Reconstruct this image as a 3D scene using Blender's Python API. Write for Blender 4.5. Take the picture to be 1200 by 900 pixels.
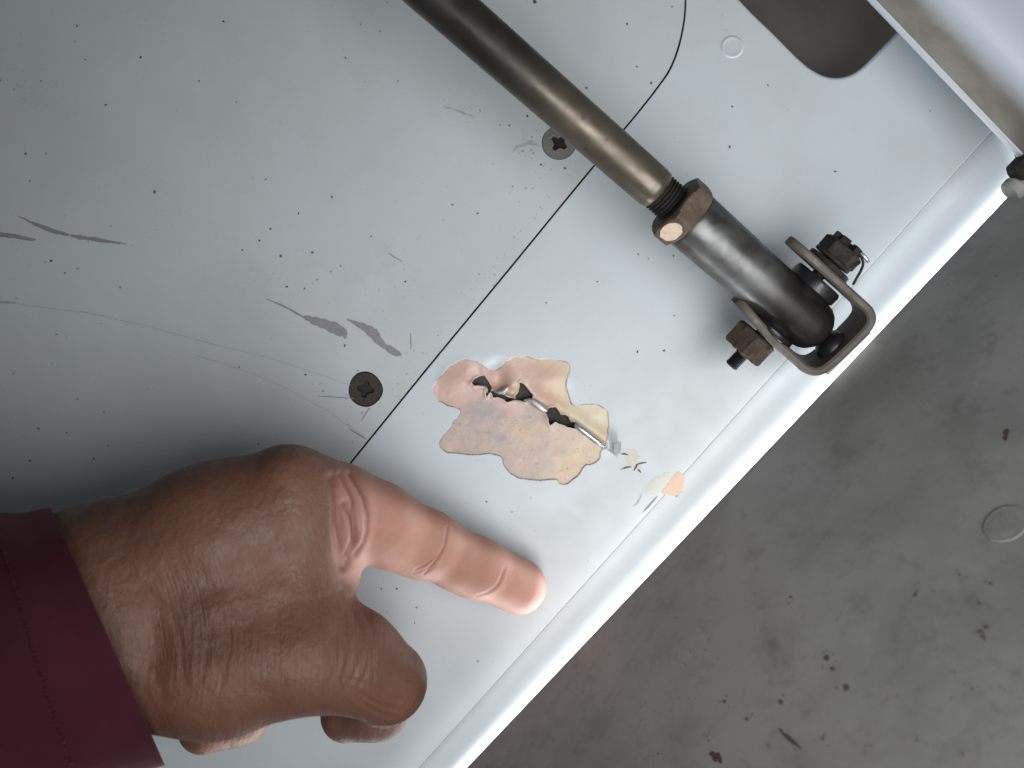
import bpy, bmesh, math, random
import numpy as np
from mathutils import Vector, Matrix, geometry, noise as mnoise

for o in list(bpy.data.objects):
    bpy.data.objects.remove(o)
SC = bpy.context.scene
COL = SC.collection
random.seed(4)
RNG = np.random.RandomState(4)

# ------------------------------------------------------------------ camera, light, exposure
CAM_D = 260.0          # millimetres from the lens to the skin panel
CAM_W = 300.0          # millimetres of panel across the picture
MM = 0.001
cam_data = bpy.data.cameras.new('camera')
cam_data.sensor_width = 36.0
cam_data.lens = 36.0 * CAM_D / CAM_W
cam_data.clip_start = 0.005
cam_data.clip_end = 20.0
cam_data.dof.use_dof = True
cam_data.dof.focus_distance = 0.243
cam_data.dof.aperture_fstop = 16.0
cam = bpy.data.objects.new('camera', cam_data)
cam.location = (0, 0, CAM_D * MM)
COL.objects.link(cam)
SC.camera = cam

world = bpy.data.worlds.new("World")
SC.world = world
world.use_nodes = True
wbg = world.node_tree.nodes['Background']
wbg.inputs[0].default_value = (0.74, 0.80, 0.86, 1)
wbg.inputs[1].default_value = 0.09

def area(name, loc, target, sx, sy, power, col=(1, 1, 1)):
    l = bpy.data.lights.new(name, 'AREA')
    l.shape = 'RECTANGLE'; l.size = sx * MM; l.size_y = sy * MM
    l.energy = power; l.color = col
    o = bpy.data.objects.new(name, l); COL.objects.link(o)
    o.location = Vector(loc) * MM
    d = Vector(target) - Vector(loc)
    o.rotation_euler = d.to_track_quat('-Z', 'Y').to_euler()
    return o

SC.view_settings.view_transform = 'Standard'
SC.view_settings.look = 'None'
SC.view_settings.exposure = 0.0
SC.view_settings.gamma = 1.0
SC.render.engine = 'CYCLES'

# ------------------------------------------------------------------ measuring helpers (millimetres)
def S(z):
    return CAM_W / 1200.0 * (CAM_D - z) / CAM_D
def P(px, py, z=0.0):
    s = S(z)
    return Vector(((px - 600) * s, -(py - 450) * s, z))
CAMP = Vector((0, 0, CAM_D))
def to_px(p):
    s = S(p[2])
    return (p[0] / s + 600, 450 - p[1] / s)
def ray_plane(px, py, p0, n):
    d = P(px, py, 0) - CAMP
    t = (p0 - CAMP).dot(n) / d.dot(n)
    return CAMP + d * t

WE0, WE1 = (545, 900), (1180, 230)      # lower edge of the dark wall as seen
ZW = 20.0
WA = P(*WE0, ZW); WB = P(*WE1, ZW)
EU = (WB - WA).normalized()
EV = Vector((EU.y, -EU.x, 0))           # away from the panel, towards the lower right
area('daylight_gap', WA.lerp(WB, 0.33) + EV * 85 + Vector((0, 0, -34)), WA.lerp(WB, 0.33) + Vector((0, 0, -10)),
     520, 75, 1.6, (0.93, 0.97, 1.0))
area('overhead_fill', (112, -92, 262), (84, 4, 0), 230, 230, 0.60, (0.98, 0.99, 1.0)).data.spread = math.radians(116)  # added unseen lamp overhead, spread narrowed so light falls off to the left

# ------------------------------------------------------------------ object helpers
def tag(o, label=None, cat=None, group=None, kind=None):
    if label: o['label'] = label
    if cat: o['category'] = cat
    if group: o['group'] = group
    if kind: o['kind'] = kind
    return o
def empty(name, loc, label, cat, kind=None):
    o = bpy.data.objects.new(name, None)
    o.empty_display_size = 0.01
    o.location = Vector(loc) * MM
    COL.objects.link(o)
    return tag(o, label, cat, None, kind)
def world_off(par):
    v = Vector((0, 0, 0))
    while par:
        v += par.location; par = par.parent
    return v
def mesh_obj(name, verts, faces, mat, parent=None, smooth=False, auto=None):
    """verts in world millimetres"""
    me = bpy.data.meshes.new(name)
    off = world_off(parent)
    if isinstance(verts, np.ndarray):
        vv = verts * MM - np.array(off)[None, :]
        nf = len(faces)
        me.vertices.add(len(vv)); me.vertices.foreach_set('co', vv.astype(np.float32).ravel())
        k = faces.shape[1]
        me.loops.add(nf * k); me.loops.foreach_set('vertex_index', faces.astype(np.int32).ravel())
        me.polygons.add(nf)
        me.polygons.foreach_set('loop_start', np.arange(0, nf * k, k, dtype=np.int32))
        me.update(calc_edges=True); me.validate()
    else:
        me.from_pydata([tuple(Vector(v) * MM - off) for v in verts], [], faces)
        me.update()
        bm = bmesh.new(); bm.from_mesh(me)
        bmesh.ops.recalc_face_normals(bm, faces=bm.faces)
        bm.to_mesh(me); bm.free()
    if smooth:
        me.polygons.foreach_set('use_smooth', [True] * len(me.polygons))
        if auto is not None:
            me.set_sharp_from_angle(angle=math.radians(auto))
    me.materials.append(mat)
    o = bpy.data.objects.new(name, me)
    COL.objects.link(o)
    if parent: o.parent = parent
    return o

def catmull(pts, n=6, closed=True):
    out = []
    N = len(pts)
    rng = range(N if closed else N - 1)
    g = (lambda i: pts[i % N]) if closed else (lambda i: pts[max(0, min(N - 1, i))])
    for i in rng:
        p0, p1, p2, p3 = [np.array(g(i + k), float) for k in (-1, 0, 1, 2)]
        for j in range(n):
            t = j / n
            out.append(0.5 * ((2 * p1) + (-p0 + p2) * t + (2 * p0 - 5 * p1 + 4 * p2 - p3) * t * t + (-p0 + 3 * p1 - 3 * p2 + p3) * t ** 3))
    if not closed: out.append(np.array(pts[-1], float))
    return [tuple(p) for p in out]

def sheet(name, outer, holes, z, thick, mat, parent, edge=0.15, lips=None):
    """flat sheet from pixel outlines: triangulated top, small edge round, sides. holes list of px loops"""
    loops = [outer] + holes
    r_lip = lips
    V2 = []; E = []; L = []
    for lp in loops:
        s = len(V2); n = len(lp)
        V2 += [Vector(P(x, y, z)[:2]) for x, y in lp]
        E += [(s + i, s + (i + 1) % n) for i in range(n)]
        L.append((s, n))
    vo, eo, fo, ov, oe, of = geometry.delaunay_2d_cdt(V2, E, [], 1, 1e-5)
    verts = [(v.x, v.y, z) for v in vo]
    polys_ = [[tuple(V2[s_ + i]) for i in range(n_)] for s_, n_ in L]
    def inp(p, poly):
        r = False
        for i in range(len(poly)):
            ax, ay = poly[i]; bx, by = poly[i - 1]
            if (ay > p[1]) != (by > p[1]) and p[0] < (bx - ax) * (p[1] - ay) / (by - ay) + ax: r = not r
        return r
    faces = []
    for f in fo:
        c_ = (sum(vo[i].x for i in f) / len(f), sum(vo[i].y for i in f) / len(f))
        if inp(c_, polys_[0]) and not any(inp(c_, h_) for h_ in polys_[1:]): faces.append(tuple(f))
    top_n = len(verts)
    for li, (s, n) in enumerate(L):
        pts = [Vector(V2[s + i]) for i in range(n)]
        ar = sum(pts[i].x * pts[(i + 1) % n].y - pts[(i + 1) % n].x * pts[i].y for i in range(n))
        sg = 1 if ar > 0 else -1
        if li > 0: sg = -sg
        # outward (away from the metal) normals
        nor = []
        for i in range(n):
            d = (pts[(i + 1) % n] - pts[i - 1])
            d = d.normalized() if d.length > 0 else Vector((1, 0))
            nor.append(Vector((d.y, -d.x)) * sg)
        prof = [(0, 0), (edge * .7, -edge * .3), (edge, -edge), (edge, -thick)]
        if lips and li in lips: prof = lips[li]
        base = len(verts)
        for (q, dz) in prof:
            for i in range(n):
                p = pts[i] + nor[i] * q
                verts.append((p.x, p.y, z + dz))
        for k in range(len(prof) - 1):
            for i in range(n):
                j = (i + 1) % n
                faces.append((base + k * n + i, base + k * n + j, base + (k + 1) * n + j, base + (k + 1) * n + i))
    return mesh_obj(name, verts, faces, mat, parent, smooth=True, auto=28)

def frame_from_axis(a, up=None):
    a = Vector(a).normalized()
    w = Vector(up) if up else (Vector((0, 0, 1)) if abs(a.z) < .9 else Vector((1, 0, 0)))
    b = a.cross(w).normalized(); c = b.cross(a).normalized()
    return a, b, c
def lathe(name, o, axis, prof, mat, parent, seg=48, smooth=True, auto=35, sides=None, up=None, jitter=0.0):
    """prof: list of (distance along the axis, radius); sides: polygonal section"""
    a, b, c = frame_from_axis(axis, up)
    o = Vector(o)
    n = sides or seg
    verts = []; faces = []
    for (t, r) in prof:
        for i in range(n):
            th = 2 * math.pi * i / n
            rr = r
            p = o + a * t + (b * math.cos(th) + c * math.sin(th)) * rr
            if jitter:
                q = mnoise.noise(p * 0.55) * jitter + mnoise.noise(p * 1.7) * jitter * .5
                p += (p - (o + a * t)).normalized() * q if r > .01 else Vector()
            verts.append(p)
    for k in range(len(prof) - 1):
        for i in range(n):
            j = (i + 1) % n
            faces.append((k * n + i, k * n + j, (k + 1) * n + j, (k + 1) * n + i))
    faces.append(tuple(range(n))[::-1]); faces.append(tuple(range((len(prof) - 1) * n, len(prof) * n)))
    return mesh_obj(name, verts, faces, mat, parent, smooth, auto)

def hexnut(name, o, axis, R, h, bore, mat, parent, up=None, slots=False, cham=0.12, rot=0.0, wear=0.0):
    """chamfered hexagonal nut with a bore; o = centre of the first face"""
    a, b, c = frame_from_axis(axis, up); o = Vector(o)
    N = 72
    rows = []
    def hexr(th):
        t = (th % (math.pi / 3)) - math.pi / 6
        return R * math.cos(math.pi / 6) / math.cos(t)
    ch = R * cham
    RI = R * math.cos(math.pi / 6)
    def row(t, f):
        return [o + a * (t) + (b * math.cos(2 * math.pi * i / N + rot) + c * math.sin(2 * math.pi * i / N + rot)) * f(2 * math.pi * i / N) for i in range(N)]
    # the chamfer is a cone cut: radius limit grows along the axis
    def lim(d):
        return RI * 0.96 + d * 1.7
    ts = [0, ch * .35, ch * .7, ch, h / 2, h - ch, h - ch * .7, h - ch * .35, h]
    prof = [(0, lambda th: bore), (0, lambda th: RI * .95)]
    for t in ts:
        d = min(t, h - t)
        prof.append((t, (lambda d: (lambda th: min(hexr(th), lim(d))))(d)))
    prof += [(h, lambda th: RI * .95), (h, lambda th: bore)]
    verts = []
    for t, f in prof: verts += row(t, f)
    if wear:
        verts = [p + (p - o).normalized() * mnoise.noise(p * .8) * wear for p in verts]
    faces = []
    M = len(prof)
    for k in range(M):
        k2 = (k + 1) % M
        for i in range(N):
            j = (i + 1) % N
            faces.append((k * N + i, k * N + j, k2 * N + j, k2 * N + i))
    return mesh_obj(name, verts, faces, mat, parent, True, 25)

# ------------------------------------------------------------------ materials
def lin(r, g, b):
    f = lambda c: (c / 255 / 12.92) if c / 255 <= .04045 else ((c / 255 + .055) / 1.055) ** 2.4
    return (f(r), f(g), f(b), 1)
class NT:
    def __init__(s, name):
        s.m = bpy.data.materials.new(name); s.m.use_nodes = True
        s.t = s.m.node_tree; s.N = s.t.nodes
        s.b = s.N['Principled BSDF']
        s.co = s.N.new('ShaderNodeTexCoord').outputs['Object']
    def link(s, a, b): s.t.links.new(a, b)
    def noise(s, scale, detail=4, rough=.55, vec=None, dist=0.0):
        n = s.N.new('ShaderNodeTexNoise'); n.inputs['Scale'].default_value = scale
        n.inputs['Detail'].default_value = detail; n.inputs['Roughness'].default_value = rough
        n.inputs['Distortion'].default_value = dist
        s.link(vec or s.co, n.inputs['Vector']); return n.outputs[0]
    def voro(s, scale, feature='F1', vec=None, rnd=1.0):
        n = s.N.new('ShaderNodeTexVoronoi'); n.feature = feature
        n.inputs['Scale'].default_value = scale; n.inputs['Randomness'].default_value = rnd
        s.link(vec or s.co, n.inputs['Vector']); return n.outputs['Distance']
    def ramp(s, fac, a, b, va=0.0, vb=1.0):
        n = s.N.new('ShaderNodeMapRange'); n.interpolation_type = 'SMOOTHSTEP'
        n.inputs[1].default_value = a; n.inputs[2].default_value = b
        n.inputs[3].default_value = va; n.inputs[4].default_value = vb
        s.link(fac, n.inputs[0]); return n.outputs[0]
    def math(s, op, a, b=None):
        n = s.N.new('ShaderNodeMath'); n.operation = op
        for i, v in enumerate((a, b)):
            if v is None: continue
            if isinstance(v, (int, float)): n.inputs[i].default_value = v
            else: s.link(v, n.inputs[i])
        return n.outputs[0]
    def mix(s, fac, a, b, mode='MIX'):
        n = s.N.new('ShaderNodeMix'); n.data_type = 'RGBA'; n.blend_type = mode
        for sock, v in ((n.inputs[0], fac), (n.inputs[6], a), (n.inputs[7], b)):
            if isinstance(v, (int, float)): sock.default_value = v
            elif isinstance(v, tuple): sock.default_value = v
            else: s.link(v, sock)
        return n.outputs[2]
    def attr(s, name, out='Fac'):
        n = s.N.new('ShaderNodeAttribute'); n.attribute_name = name; return n.outputs[out]
    def bump(s, h, strength, dist, prev=None):
        n = s.N.new('ShaderNodeBump'); n.inputs['Strength'].default_value = strength
        n.inputs['Distance'].default_value = dist
        s.link(h, n.inputs['Height'])
        if prev: s.link(prev, n.inputs['Normal'])
        return n.outputs[0]
    def mapping(s, scale, rot=(0, 0, 0), vec=None):
        n = s.N.new('ShaderNodeMapping'); n.inputs['Scale'].default_value = scale
        n.inputs['Rotation'].default_value = rot
        s.link(vec or s.co, n.inputs['Vector']); return n.outputs[0]
    def done(s, col=None, rough=.5, metal=0.0, normal=None, spec=None):
        for k, v in (('Base Color', col), ('Roughness', rough), ('Metallic', metal)):
            if v is None: continue
            if isinstance(v, (int, float, tuple)): s.b.inputs[k].default_value = v
            else: s.link(v, s.b.inputs[k])
        if spec is not None: s.b.inputs['Specular IOR Level'].default_value = spec
        if normal: s.link(normal, s.b.inputs['Normal'])
        return s.m

def paint_mat(name, col, dirt, speck=(60, 52, 46, 255), rough=.38, warm=None, dirtamt=.35, speckn=1.0, stain=0.0, wave=1.0):
    n = NT(name)
    big = n.noise(14, 5, .6)
    c = n.mix(n.ramp(big, .42, .75, 0, dirtamt), col, dirt)
    mid = n.noise(90, 6, .65)
    c = n.mix(n.ramp(mid, .5, .8, 0, dirtamt * .5), c, dirt)
    if warm:
        c = n.mix(n.ramp(n.noise(7, 3, .5, n.mapping((1, 1, 1), (0.3, 0, 0))), .5, .75, 0, .4), c, warm)
    c = n.mix(n.ramp(n.noise(33, 5, .6, n.mapping((1, .6, 1), (0, 0, .7))), .45, .72, 0, dirtamt * .6), c, dirt)
    if stain:
        c = n.mix(n.ramp(n.noise(170, 6, .7, None, .3), .52, .7, 0, stain * .9), c, (0.10, 0.09, 0.08, 1))
        st = n.ramp(n.noise(38, 7, .72, None, .6), .55, .72, 0, stain)
        c = n.mix(st, c, (0.05, 0.042, 0.036, 1))
    fine = n.noise(1500, 3, .6)
    c = n.mix(n.ramp(fine, .3, .7, .0, .10), c, dirt)
    sp = n.voro(260)
    gate = n.noise(60, 3, .6)
    m1 = n.math('MULTIPLY', n.ramp(sp, .05, .11, 1, 0), n.ramp(gate, .54, .62, 0, .75 * speckn))
    c = n.mix(m1, c, lin(*speck[:3]))
    sp2 = n.voro(700)
    m2 = n.math('MULTIPLY', n.ramp(sp2, .08, .2, 1, 0), n.ramp(n.noise(35, 4, .6), .5, .66, 0, .30 * speckn))
    c = n.mix(m2, c, lin(*speck[:3]))
    nb = n.bump(n.noise(22, 2, .5), .35 * wave, .0016)
    nb = n.bump(n.noise(420, 3, .5), .12, .00012, nb)
    return n.done(c, n.ramp(n.noise(120, 4, .6), .3, .7, rough - .02, rough + .06), 0, nb)

M_paint = paint_mat('grey_white_paint', (0.51, 0.545, 0.56, 1), (0.33, 0.345, 0.35, 1), dirtamt=.28, rough=.36)
M_paintB = paint_mat('cool_white_paint', (0.53, 0.585, 0.62, 1), (0.42, 0.43, 0.42, 1), dirtamt=.28, rough=.32, speckn=.35, warm=(0.52, 0.505, 0.46, 1))
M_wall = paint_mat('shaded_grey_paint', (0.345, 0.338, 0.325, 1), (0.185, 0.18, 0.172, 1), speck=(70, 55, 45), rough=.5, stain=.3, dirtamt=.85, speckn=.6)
M_beam = paint_mat('beam_paint', (0.42, 0.46, 0.51, 1), (0.40, 0.38, 0.35, 1), rough=.4, speckn=.15)
M_beam_side = paint_mat('beam_shaded_side', (0.20, 0.185, 0.16, 1), (0.13, 0.118, 0.098, 1), rough=.45, speckn=.3)  # darker copy of the beam paint, with the side's shade in its colour

def simple(name, col, rough=.5, metal=0.0, nscale=300, var=.5, bump=.2, bdist=.0002, col2=None):
    n = NT(name)
    c2 = col2 or tuple(v * .45 for v in col[:3]) + (1,)
    c = n.mix(n.ramp(n.noise(nscale, 6, .65), .35, .7, 0, var), col, c2)
    return n.done(c, n.ramp(n.noise(nscale * 1.4, 4, .6), .3, .7, max(.05, rough - .1), min(1, rough + .12)), metal,
                  n.bump(n.noise(nscale * 3, 4, .6), bump, bdist))
M_inner = simple('inner_dark_primer', (0.050, 0.046, 0.036, 1), .75, 0, 60)
M_recess = simple('recess_brown', (0.085, 0.072, 0.062, 1), .7, 0, 40, .4)
M_screwA = simple('dull_zinc_screw', (0.26, 0.25, 0.225, 1), .5, .5, 900, .5)
M_screwB = simple('rusty_dark_screw', (0.055, 0.042, 0.034, 1), .7, .3, 900, .7, .6)
M_black = simple('black_socket', (0.010, 0.010, 0.010, 1), .7)
M_rubber = simple('black_rubber', (0.012, 0.012, 0.013, 1), .35, 0, 400, .4)
M_rust = simple('rust', (0.062, 0.040, 0.027, 1), .85, .1, 420, .8, .8, .0006, (0.028, 0.018, 0.012, 1))
M_rustdark = simple('dark_rust', (0.030, 0.024, 0.020, 1), .75, .3, 420, .8, .7, .0005, (0.018, 0.013, 0.010, 1))
M_nutbrown = simple('brown_cadmium', (0.105, 0.076, 0.050, 1), .6, .35, 260, .7, .5, .0003, (0.06, 0.042, 0.028, 1))
M_tanpaint = simple('tan_paint_dab', (0.62, 0.50, 0.37, 1), .6, 0, 700, .35)
M_bracket = simple('bracket_steel', (0.14, 0.125, 0.108, 1), .65, .35, 260, .6, .4, .0003, (0.10, 0.078, 0.06, 1))
M_chip_grey = simple('scuffed_grey', (0.25, 0.25, 0.275, 1), .55, 0, 900, .35)
M_line = simple('faint_scratch', (0.37, 0.39, 0.40, 1), .5, 0, 900, .25)
M_crackline = simple('dark_fine_crack', (0.06, 0.085, 0.09, 1), .6, 0, 900, .3)
M_speck = simple('dark_dirt_speck', (0.11, 0.10, 0.09, 1), .8, 0, 900, .6)
M_speck_wall = simple('brown_wall_speck', (0.15, 0.13, 0.115, 1), .8, 0, 1200, .7)
M_speck_rust = simple('rust_speck', (0.12, 0.06, 0.035, 1), .85, 0, 1200, .6)
M_cream = simple('cream_filler', (0.66, 0.64, 0.55, 1), .6, 0, 700, .3, .4, .0002, (0.62, 0.62, 0.58, 1))
M_peach = simple('peach_primer', (0.66, 0.46, 0.34, 1), .6, 0, 700, .3, .3, .0002, (0.7, 0.6, 0.5, 1))
M_bare = simple('bare_aluminium', (0.62, 0.64, 0.66, 1), .28, .85, 800, .4)
M_alu = simple('torn_metal_edge', (0.48, 0.48, 0.47, 1), .4, .6, 800, .4)

# rod: dark grey to oily brown metal
n = NT('oily_rod_metal')
along = n.attr('along')
c = n.mix(n.ramp(along, .25, .62), (0.034, 0.034, 0.030, 1), (0.118, 0.098, 0.074, 1))
c = n.mix(n.ramp(n.noise(55, 6, .65), .42, .7, 0, .6), c, (0.055, 0.042, 0.032, 1))
c = n.mix(n.ramp(n.voro(170), .05, .16, .7, 0), c, (0.05, 0.03, 0.02, 1))
M_rod = n.done(c, n.ramp(n.noise(150, 5, .6), .3, .7, .28, .5), .55, n.bump(n.noise(500, 4, .6), .15, .0002))
n = NT('barrel_metal')
along = n.attr('along')
c = n.mix(n.ramp(n.noise(45, 5, .65), .38, .62, 0, .8), (0.13, 0.13, 0.128, 1), (0.025, 0.022, 0.019, 1))
c = n.mix(n.ramp(along, .5, .78), c, (0.028, 0.024, 0.022, 1))
M_barrel = n.done(c, n.ramp(n.noise(150, 5, .6), .3, .7, .3, .5), .55, n.bump(n.noise(600, 4, .6), .15, .0002))

# ------------------------------------------------------------------ inner structure behind the skin
inner = empty('inner_frame', P(600, 450, -9), 'dark inner frame seen through the crack and the cut-out', 'frame', 'structure')
mesh_obj('back_plate', [P(-400, -300, -9), P(1330, -300, -9), P(1330, -190, -9), P(430, 1190, -9), P(-400, 1300, -9)][0:0] or
         [P(-500, -400, -26), P(1500, -400, -26), P(1100, 300, -26), P(300, 1150, -26), P(-500, 1400, -26)], [(0, 1, 2, 3, 4)], M_recess, inner)
sub = [P(-500, -400, -3), P(760, -400, -3), P(830, 60, -3), P(760, 520, -3), P(560, 780, -3), P(330, 1150, -3), P(-500, 1400, -3)]
mesh_obj('doubler_plate', sub + [v - Vector((0, 0, 1)) for v in sub],
         [tuple(range(7)), tuple(range(13, 6, -1))] + [(i, (i + 1) % 7, 7 + (i + 1) % 7, 7 + i) for i in range(7)], M_inner, inner)

# ------------------------------------------------------------------ access panel (upper left)
seam = catmull([(698, 189.5), (716, 167), (733, 147), (752, 124), (769, 102), (784, 80), (794, 54), (800, 26), (802, 0), (801, -40)], 5, False)
seamL = [(-60, 1115), (60, 968), (410, 541), (427, 520), (500, 430), (600, 309), (658, 238)]
seamA = seamL + seam
def circ(cx, cy, r, n=40, wob=0.0):
    return [(cx + (r + wob * math.sin(3 * a + cx)) * math.cos(a), cy + (r + wob * math.cos(2 * a + cy)) * math.sin(a))
            for a in [2 * math.pi * i / n for i in range(n)]]
apanel = empty('access_panel', P(300, 300, 0), 'large scuffed grey-white cover panel with rounded corner and two screws, at the upper left', 'panel')
outerA = seamA + [(801, -300), (-500, -300), (-500, 1300), (-60, 1300)]
sA = (655, 167); sB = (428, 456)
sheet('panel_sheet', outerA, [circ(*sA, 20.5), circ(*sB, 20.5, 40, .7)], 0.06, 1.6, M_paint, apanel, .06)

def screw(cx, cy, r, m, rust):
    rot = math.radians(38 if not rust else 12)
    w = r * .13; L = r * .56
    cross = []
    for k in range(4):
        a = rot + k * math.pi / 2
        d = Vector((math.cos(a), math.sin(a))); q = Vector((-d.y, d.x))
        cross += [d * w * 1.9 - q * w * 1.5 if False else d * L * .9 - q * w * 1.1, d * L, d * L * .9 + q * w * 1.1, d * w * 1.9 + q * w * 1.9]
    cross = catmull([(cx + v.x, cy + v.y) for v in cross], 4)
    o = sheet('screw', circ(cx, cy, r, 44, .35 if rust else .1), [cross], 0.02, 1.6, m, apanel, .3,
              {0: [(-.9, 0), (-.35, -.03), (0, -.18), (.05, -.5), (-.6, -1.8)][1:] if False else [(0, 0), (.12, -.12), (.16, -.4), (-.5, -1.8)],
               1: [(0, 0), (.1, -.12), (.25, -1.3)]})
    floor_ = circ(cx, cy, r * .75, 24)
    T = [P(x, y, 0) for x, y in floor_]
    V = [Vector((p.x, p.y, -1.2)) for p in T] + [Vector((p.x, p.y, -1.5)) for p in T]
    n_ = len(T)
    so = mesh_obj('cross_slot', V, [tuple(range(n_)), tuple(range(2 * n_ - 1, n_ - 1, -1))] + [(i, (i + 1) % n_, n_ + (i + 1) % n_, n_ + i) for i in range(n_)], M_black, o)
    return o
s1 = screw(*sA, 19.2, M_screwA, False); tag(s1, 'clean zinc cross-head screw beside the rod')
s2 = screw(*sB, 18.8, M_screwB, True); tag(s2, 'dark rusty cross-head screw near the scuffs')

# ------------------------------------------------------------------ skin panel, with the damaged patch
spanel = empty('skin_panel', P(800, 400, 0), 'pale skin panel with peeled, torn patch and cut-out, between cover panel and dark wall', 'panel')
DQ = [(516, 414), (724, 410), (724, 577), (477, 577)]     # densely meshed quad round the damage
off = 3.0
seamB = []
for i, (x, y) in enumerate(seamA):
    x0, y0 = seamA[max(0, i - 1)]; x1, y1 = seamA[min(len(seamA) - 1, i + 1)]
    d = Vector((x1 - x0, y1 - y0)).normalized()
    seamB.append((x - d.y * off, y + d.x * off))
L2a, L2b = (490, 900), (1160, 155)
def L2(f): return (L2a[0] + (L2b[0] - L2a[0]) * f, L2a[1] + (L2b[1] - L2a[1]) * f)
f0, f1 = -.45, 1.12
lead = L2(f0); trail = L2(f1)
outerB = seamB + [(803, -300), (1500, -300), trail, lead]
hole = catmull([(800, -75), (862, 0), (905, 43), (932, 70), (949, 84), (968, 93), (988, 94), (1008, 86), (1030, 66), (1056, 39), (1100, -8), (1150, -62), (1000, -230), (860, -160)], 6)
lips = {1: [(0, 0), (.35, -.06), (.8, -.35), (1.15, -.9), (1.25, -1.8), (1.25, -6.5)]}
sheet('panel_sheet', outerB, [hole, DQ], 0.0, 1.2, M_paintB, spanel, .12, {**lips, 2: [(0, 0), (0, -.3)]})

# bent flange between the crease line and the light gap
WL = lambda f: (WE0[0] + (WE1[0] - WE0[0]) * f, WE0[1] + (WE1[1] - WE0[1]) * f)
V = []; F = []
NU = 80
prof = [(0.0, 0.0), (0.006, -.16), (0.016, -.20), (0.022, -.02), (0.03, 0.0), (.2, -.005), (.45, -.01), (.6, -.03), (.68, -.09), (.74, -.22), (.8, -.46), (.86, -.9), (.92, -1.55), (.98, -2.5), (1.03, -3.7), (1.08, -5.4), (1.11, -7.4), (1.13, -12.0)]
for i in range(NU + 1):
    f = f0 + (1.02 - f0) * i / NU
    a = Vector(L2(f)); b = Vector(WL(f + 0.01))
    for (q, dz) in prof:
        p = a.lerp(b, q)
        V.append(P(p.x, p.y, dz))
m = len(prof)
for i in range(NU):
    for k in range(m - 1):
        F.append((i * m + k, (i + 1) * m + k, (i + 1) * m + k + 1, i * m + k + 1))
fl = mesh_obj('bent_flange', V, F, M_paintB, spanel, True, 50)
sol = fl.modifiers.new('thickness', 'SOLIDIFY'); sol.thickness = .0008; sol.offset = -1

# ---- damaged area
def seg_d(px, py, ax, ay, bx, by):
    dx, dy = bx - ax, by - ay
    t = np.clip(((px - ax) * dx + (py - ay) * dy) / (dx * dx + dy * dy + 1e-9), 0, 1)
    return np.hypot(px - ax - t * dx, py - ay - t * dy)
def poly_sd(px, py, poly):
    d = np.full(px.shape, 1e9); ins = np.zeros(px.shape, bool)
    n_ = len(poly)
    for i in range(n_):
        ax, ay = poly[i]; bx, by = poly[(i + 1) % n_]
        d = np.minimum(d, seg_d(px, py, ax, ay, bx, by))
        if ay != by:
            c_ = ((ay > py) != (by > py)) & (px < (bx - ax) * (py - ay) / (by - ay) + ax)
            ins ^= c_
    return np.where(ins, -d, d)
def vnoise(x, y, seed=0):
    r = np.random.RandomState(seed).rand(256, 256)
    xi = np.floor(x).astype(int); yi = np.floor(y).astype(int)
    fx = x - xi; fy = y - yi
    fx = fx * fx * (3 - 2 * fx); fy = fy * fy * (3 - 2 * fy)
    g = lambda a, b: r[a % 256, b % 256]
    return (g(xi, yi) * (1 - fx) + g(xi + 1, yi) * fx) * (1 - fy) + (g(xi, yi + 1) * (1 - fx) + g(xi + 1, yi + 1) * fx) * fy
def fbm(x, y, seed=0, o=4):
    s = 0; a = .5
    for k in range(o):
        s = s + a * (vnoise(x * 2 ** k, y * 2 ** k, seed + k) - .5); a *= .55
    return s
Z3 = lambda pts: [(500 + x * .18333, 410 + y * .18333) for x, y in pts]
patch = catmull(Z3([(42, 260), (50, 215), (100, 150), (180, 85), (240, 65), (310, 68), (350, 95), (390, 125), (430, 135), (460, 120), (500, 75), (560, 50), (650, 45),
            (720, 62), (800, 58), (880, 70), (910, 95), (910, 150), (892, 230), (910, 300), (935, 355), (1000, 348), (1080, 345), (1140, 375), (1162, 420), (1165, 500),
            (1150, 590), (1130, 625), (1110, 650), (1100, 700), (1050, 735), (1010, 745), (960, 810), (900, 855), (850, 858), (830, 830), (750, 832), (700, 835),
            (600, 820), (530, 785), (490, 730), (470, 680), (400, 668), (280, 672), (160, 660), (100, 640), (80, 600), (100, 560), (150, 500), (170, 450), (200, 430),
            (210, 385), (150, 360), (80, 330)]), 4)
cracks = [Z3(c) for c in [
    [(288, 212), (305, 185), (335, 168), (370, 165), (392, 196), (412, 235), (408, 262), (392, 285), (380, 300), (382, 262), (372, 235), (335, 226), (300, 228)],
    [(408, 262), (440, 258), (470, 272), (498, 290), (540, 306), (580, 312), (560, 322), (520, 332), (490, 314), (455, 300), (425, 302)],
    [(600, 203), (622, 222), (648, 252), (684, 290), (668, 322), (628, 328), (572, 318), (568, 292), (585, 270), (597, 240)],
    [(752, 392), (780, 372), (822, 363), (850, 402), (905, 425), (930, 452), (975, 478), (1040, 540), (1010, 528), (942, 502), (870, 480), (828, 462), (782, 482), (772, 430)]]]
crack_line = Z3([(300, 210), (400, 250), (480, 285), (560, 315), (640, 320), (740, 378), (820, 410), (950, 480), (1060, 560), (1130, 615)])
NX, NY = 520, 400
uu, vv = np.meshgrid(np.linspace(0, 1, NX + 1), np.linspace(0, 1, NY + 1), indexing='ij')
q = np.array(DQ, float)
gx = (1 - uu) * (1 - vv) * q[0, 0] + uu * (1 - vv) * q[1, 0] + uu * vv * q[2, 0] + (1 - uu) * vv * q[3, 0]
gy = (1 - uu) * (1 - vv) * q[0, 1] + uu * (1 - vv) * q[1, 1] + uu * vv * q[2, 1] + (1 - uu) * vv * q[3, 1]
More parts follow.
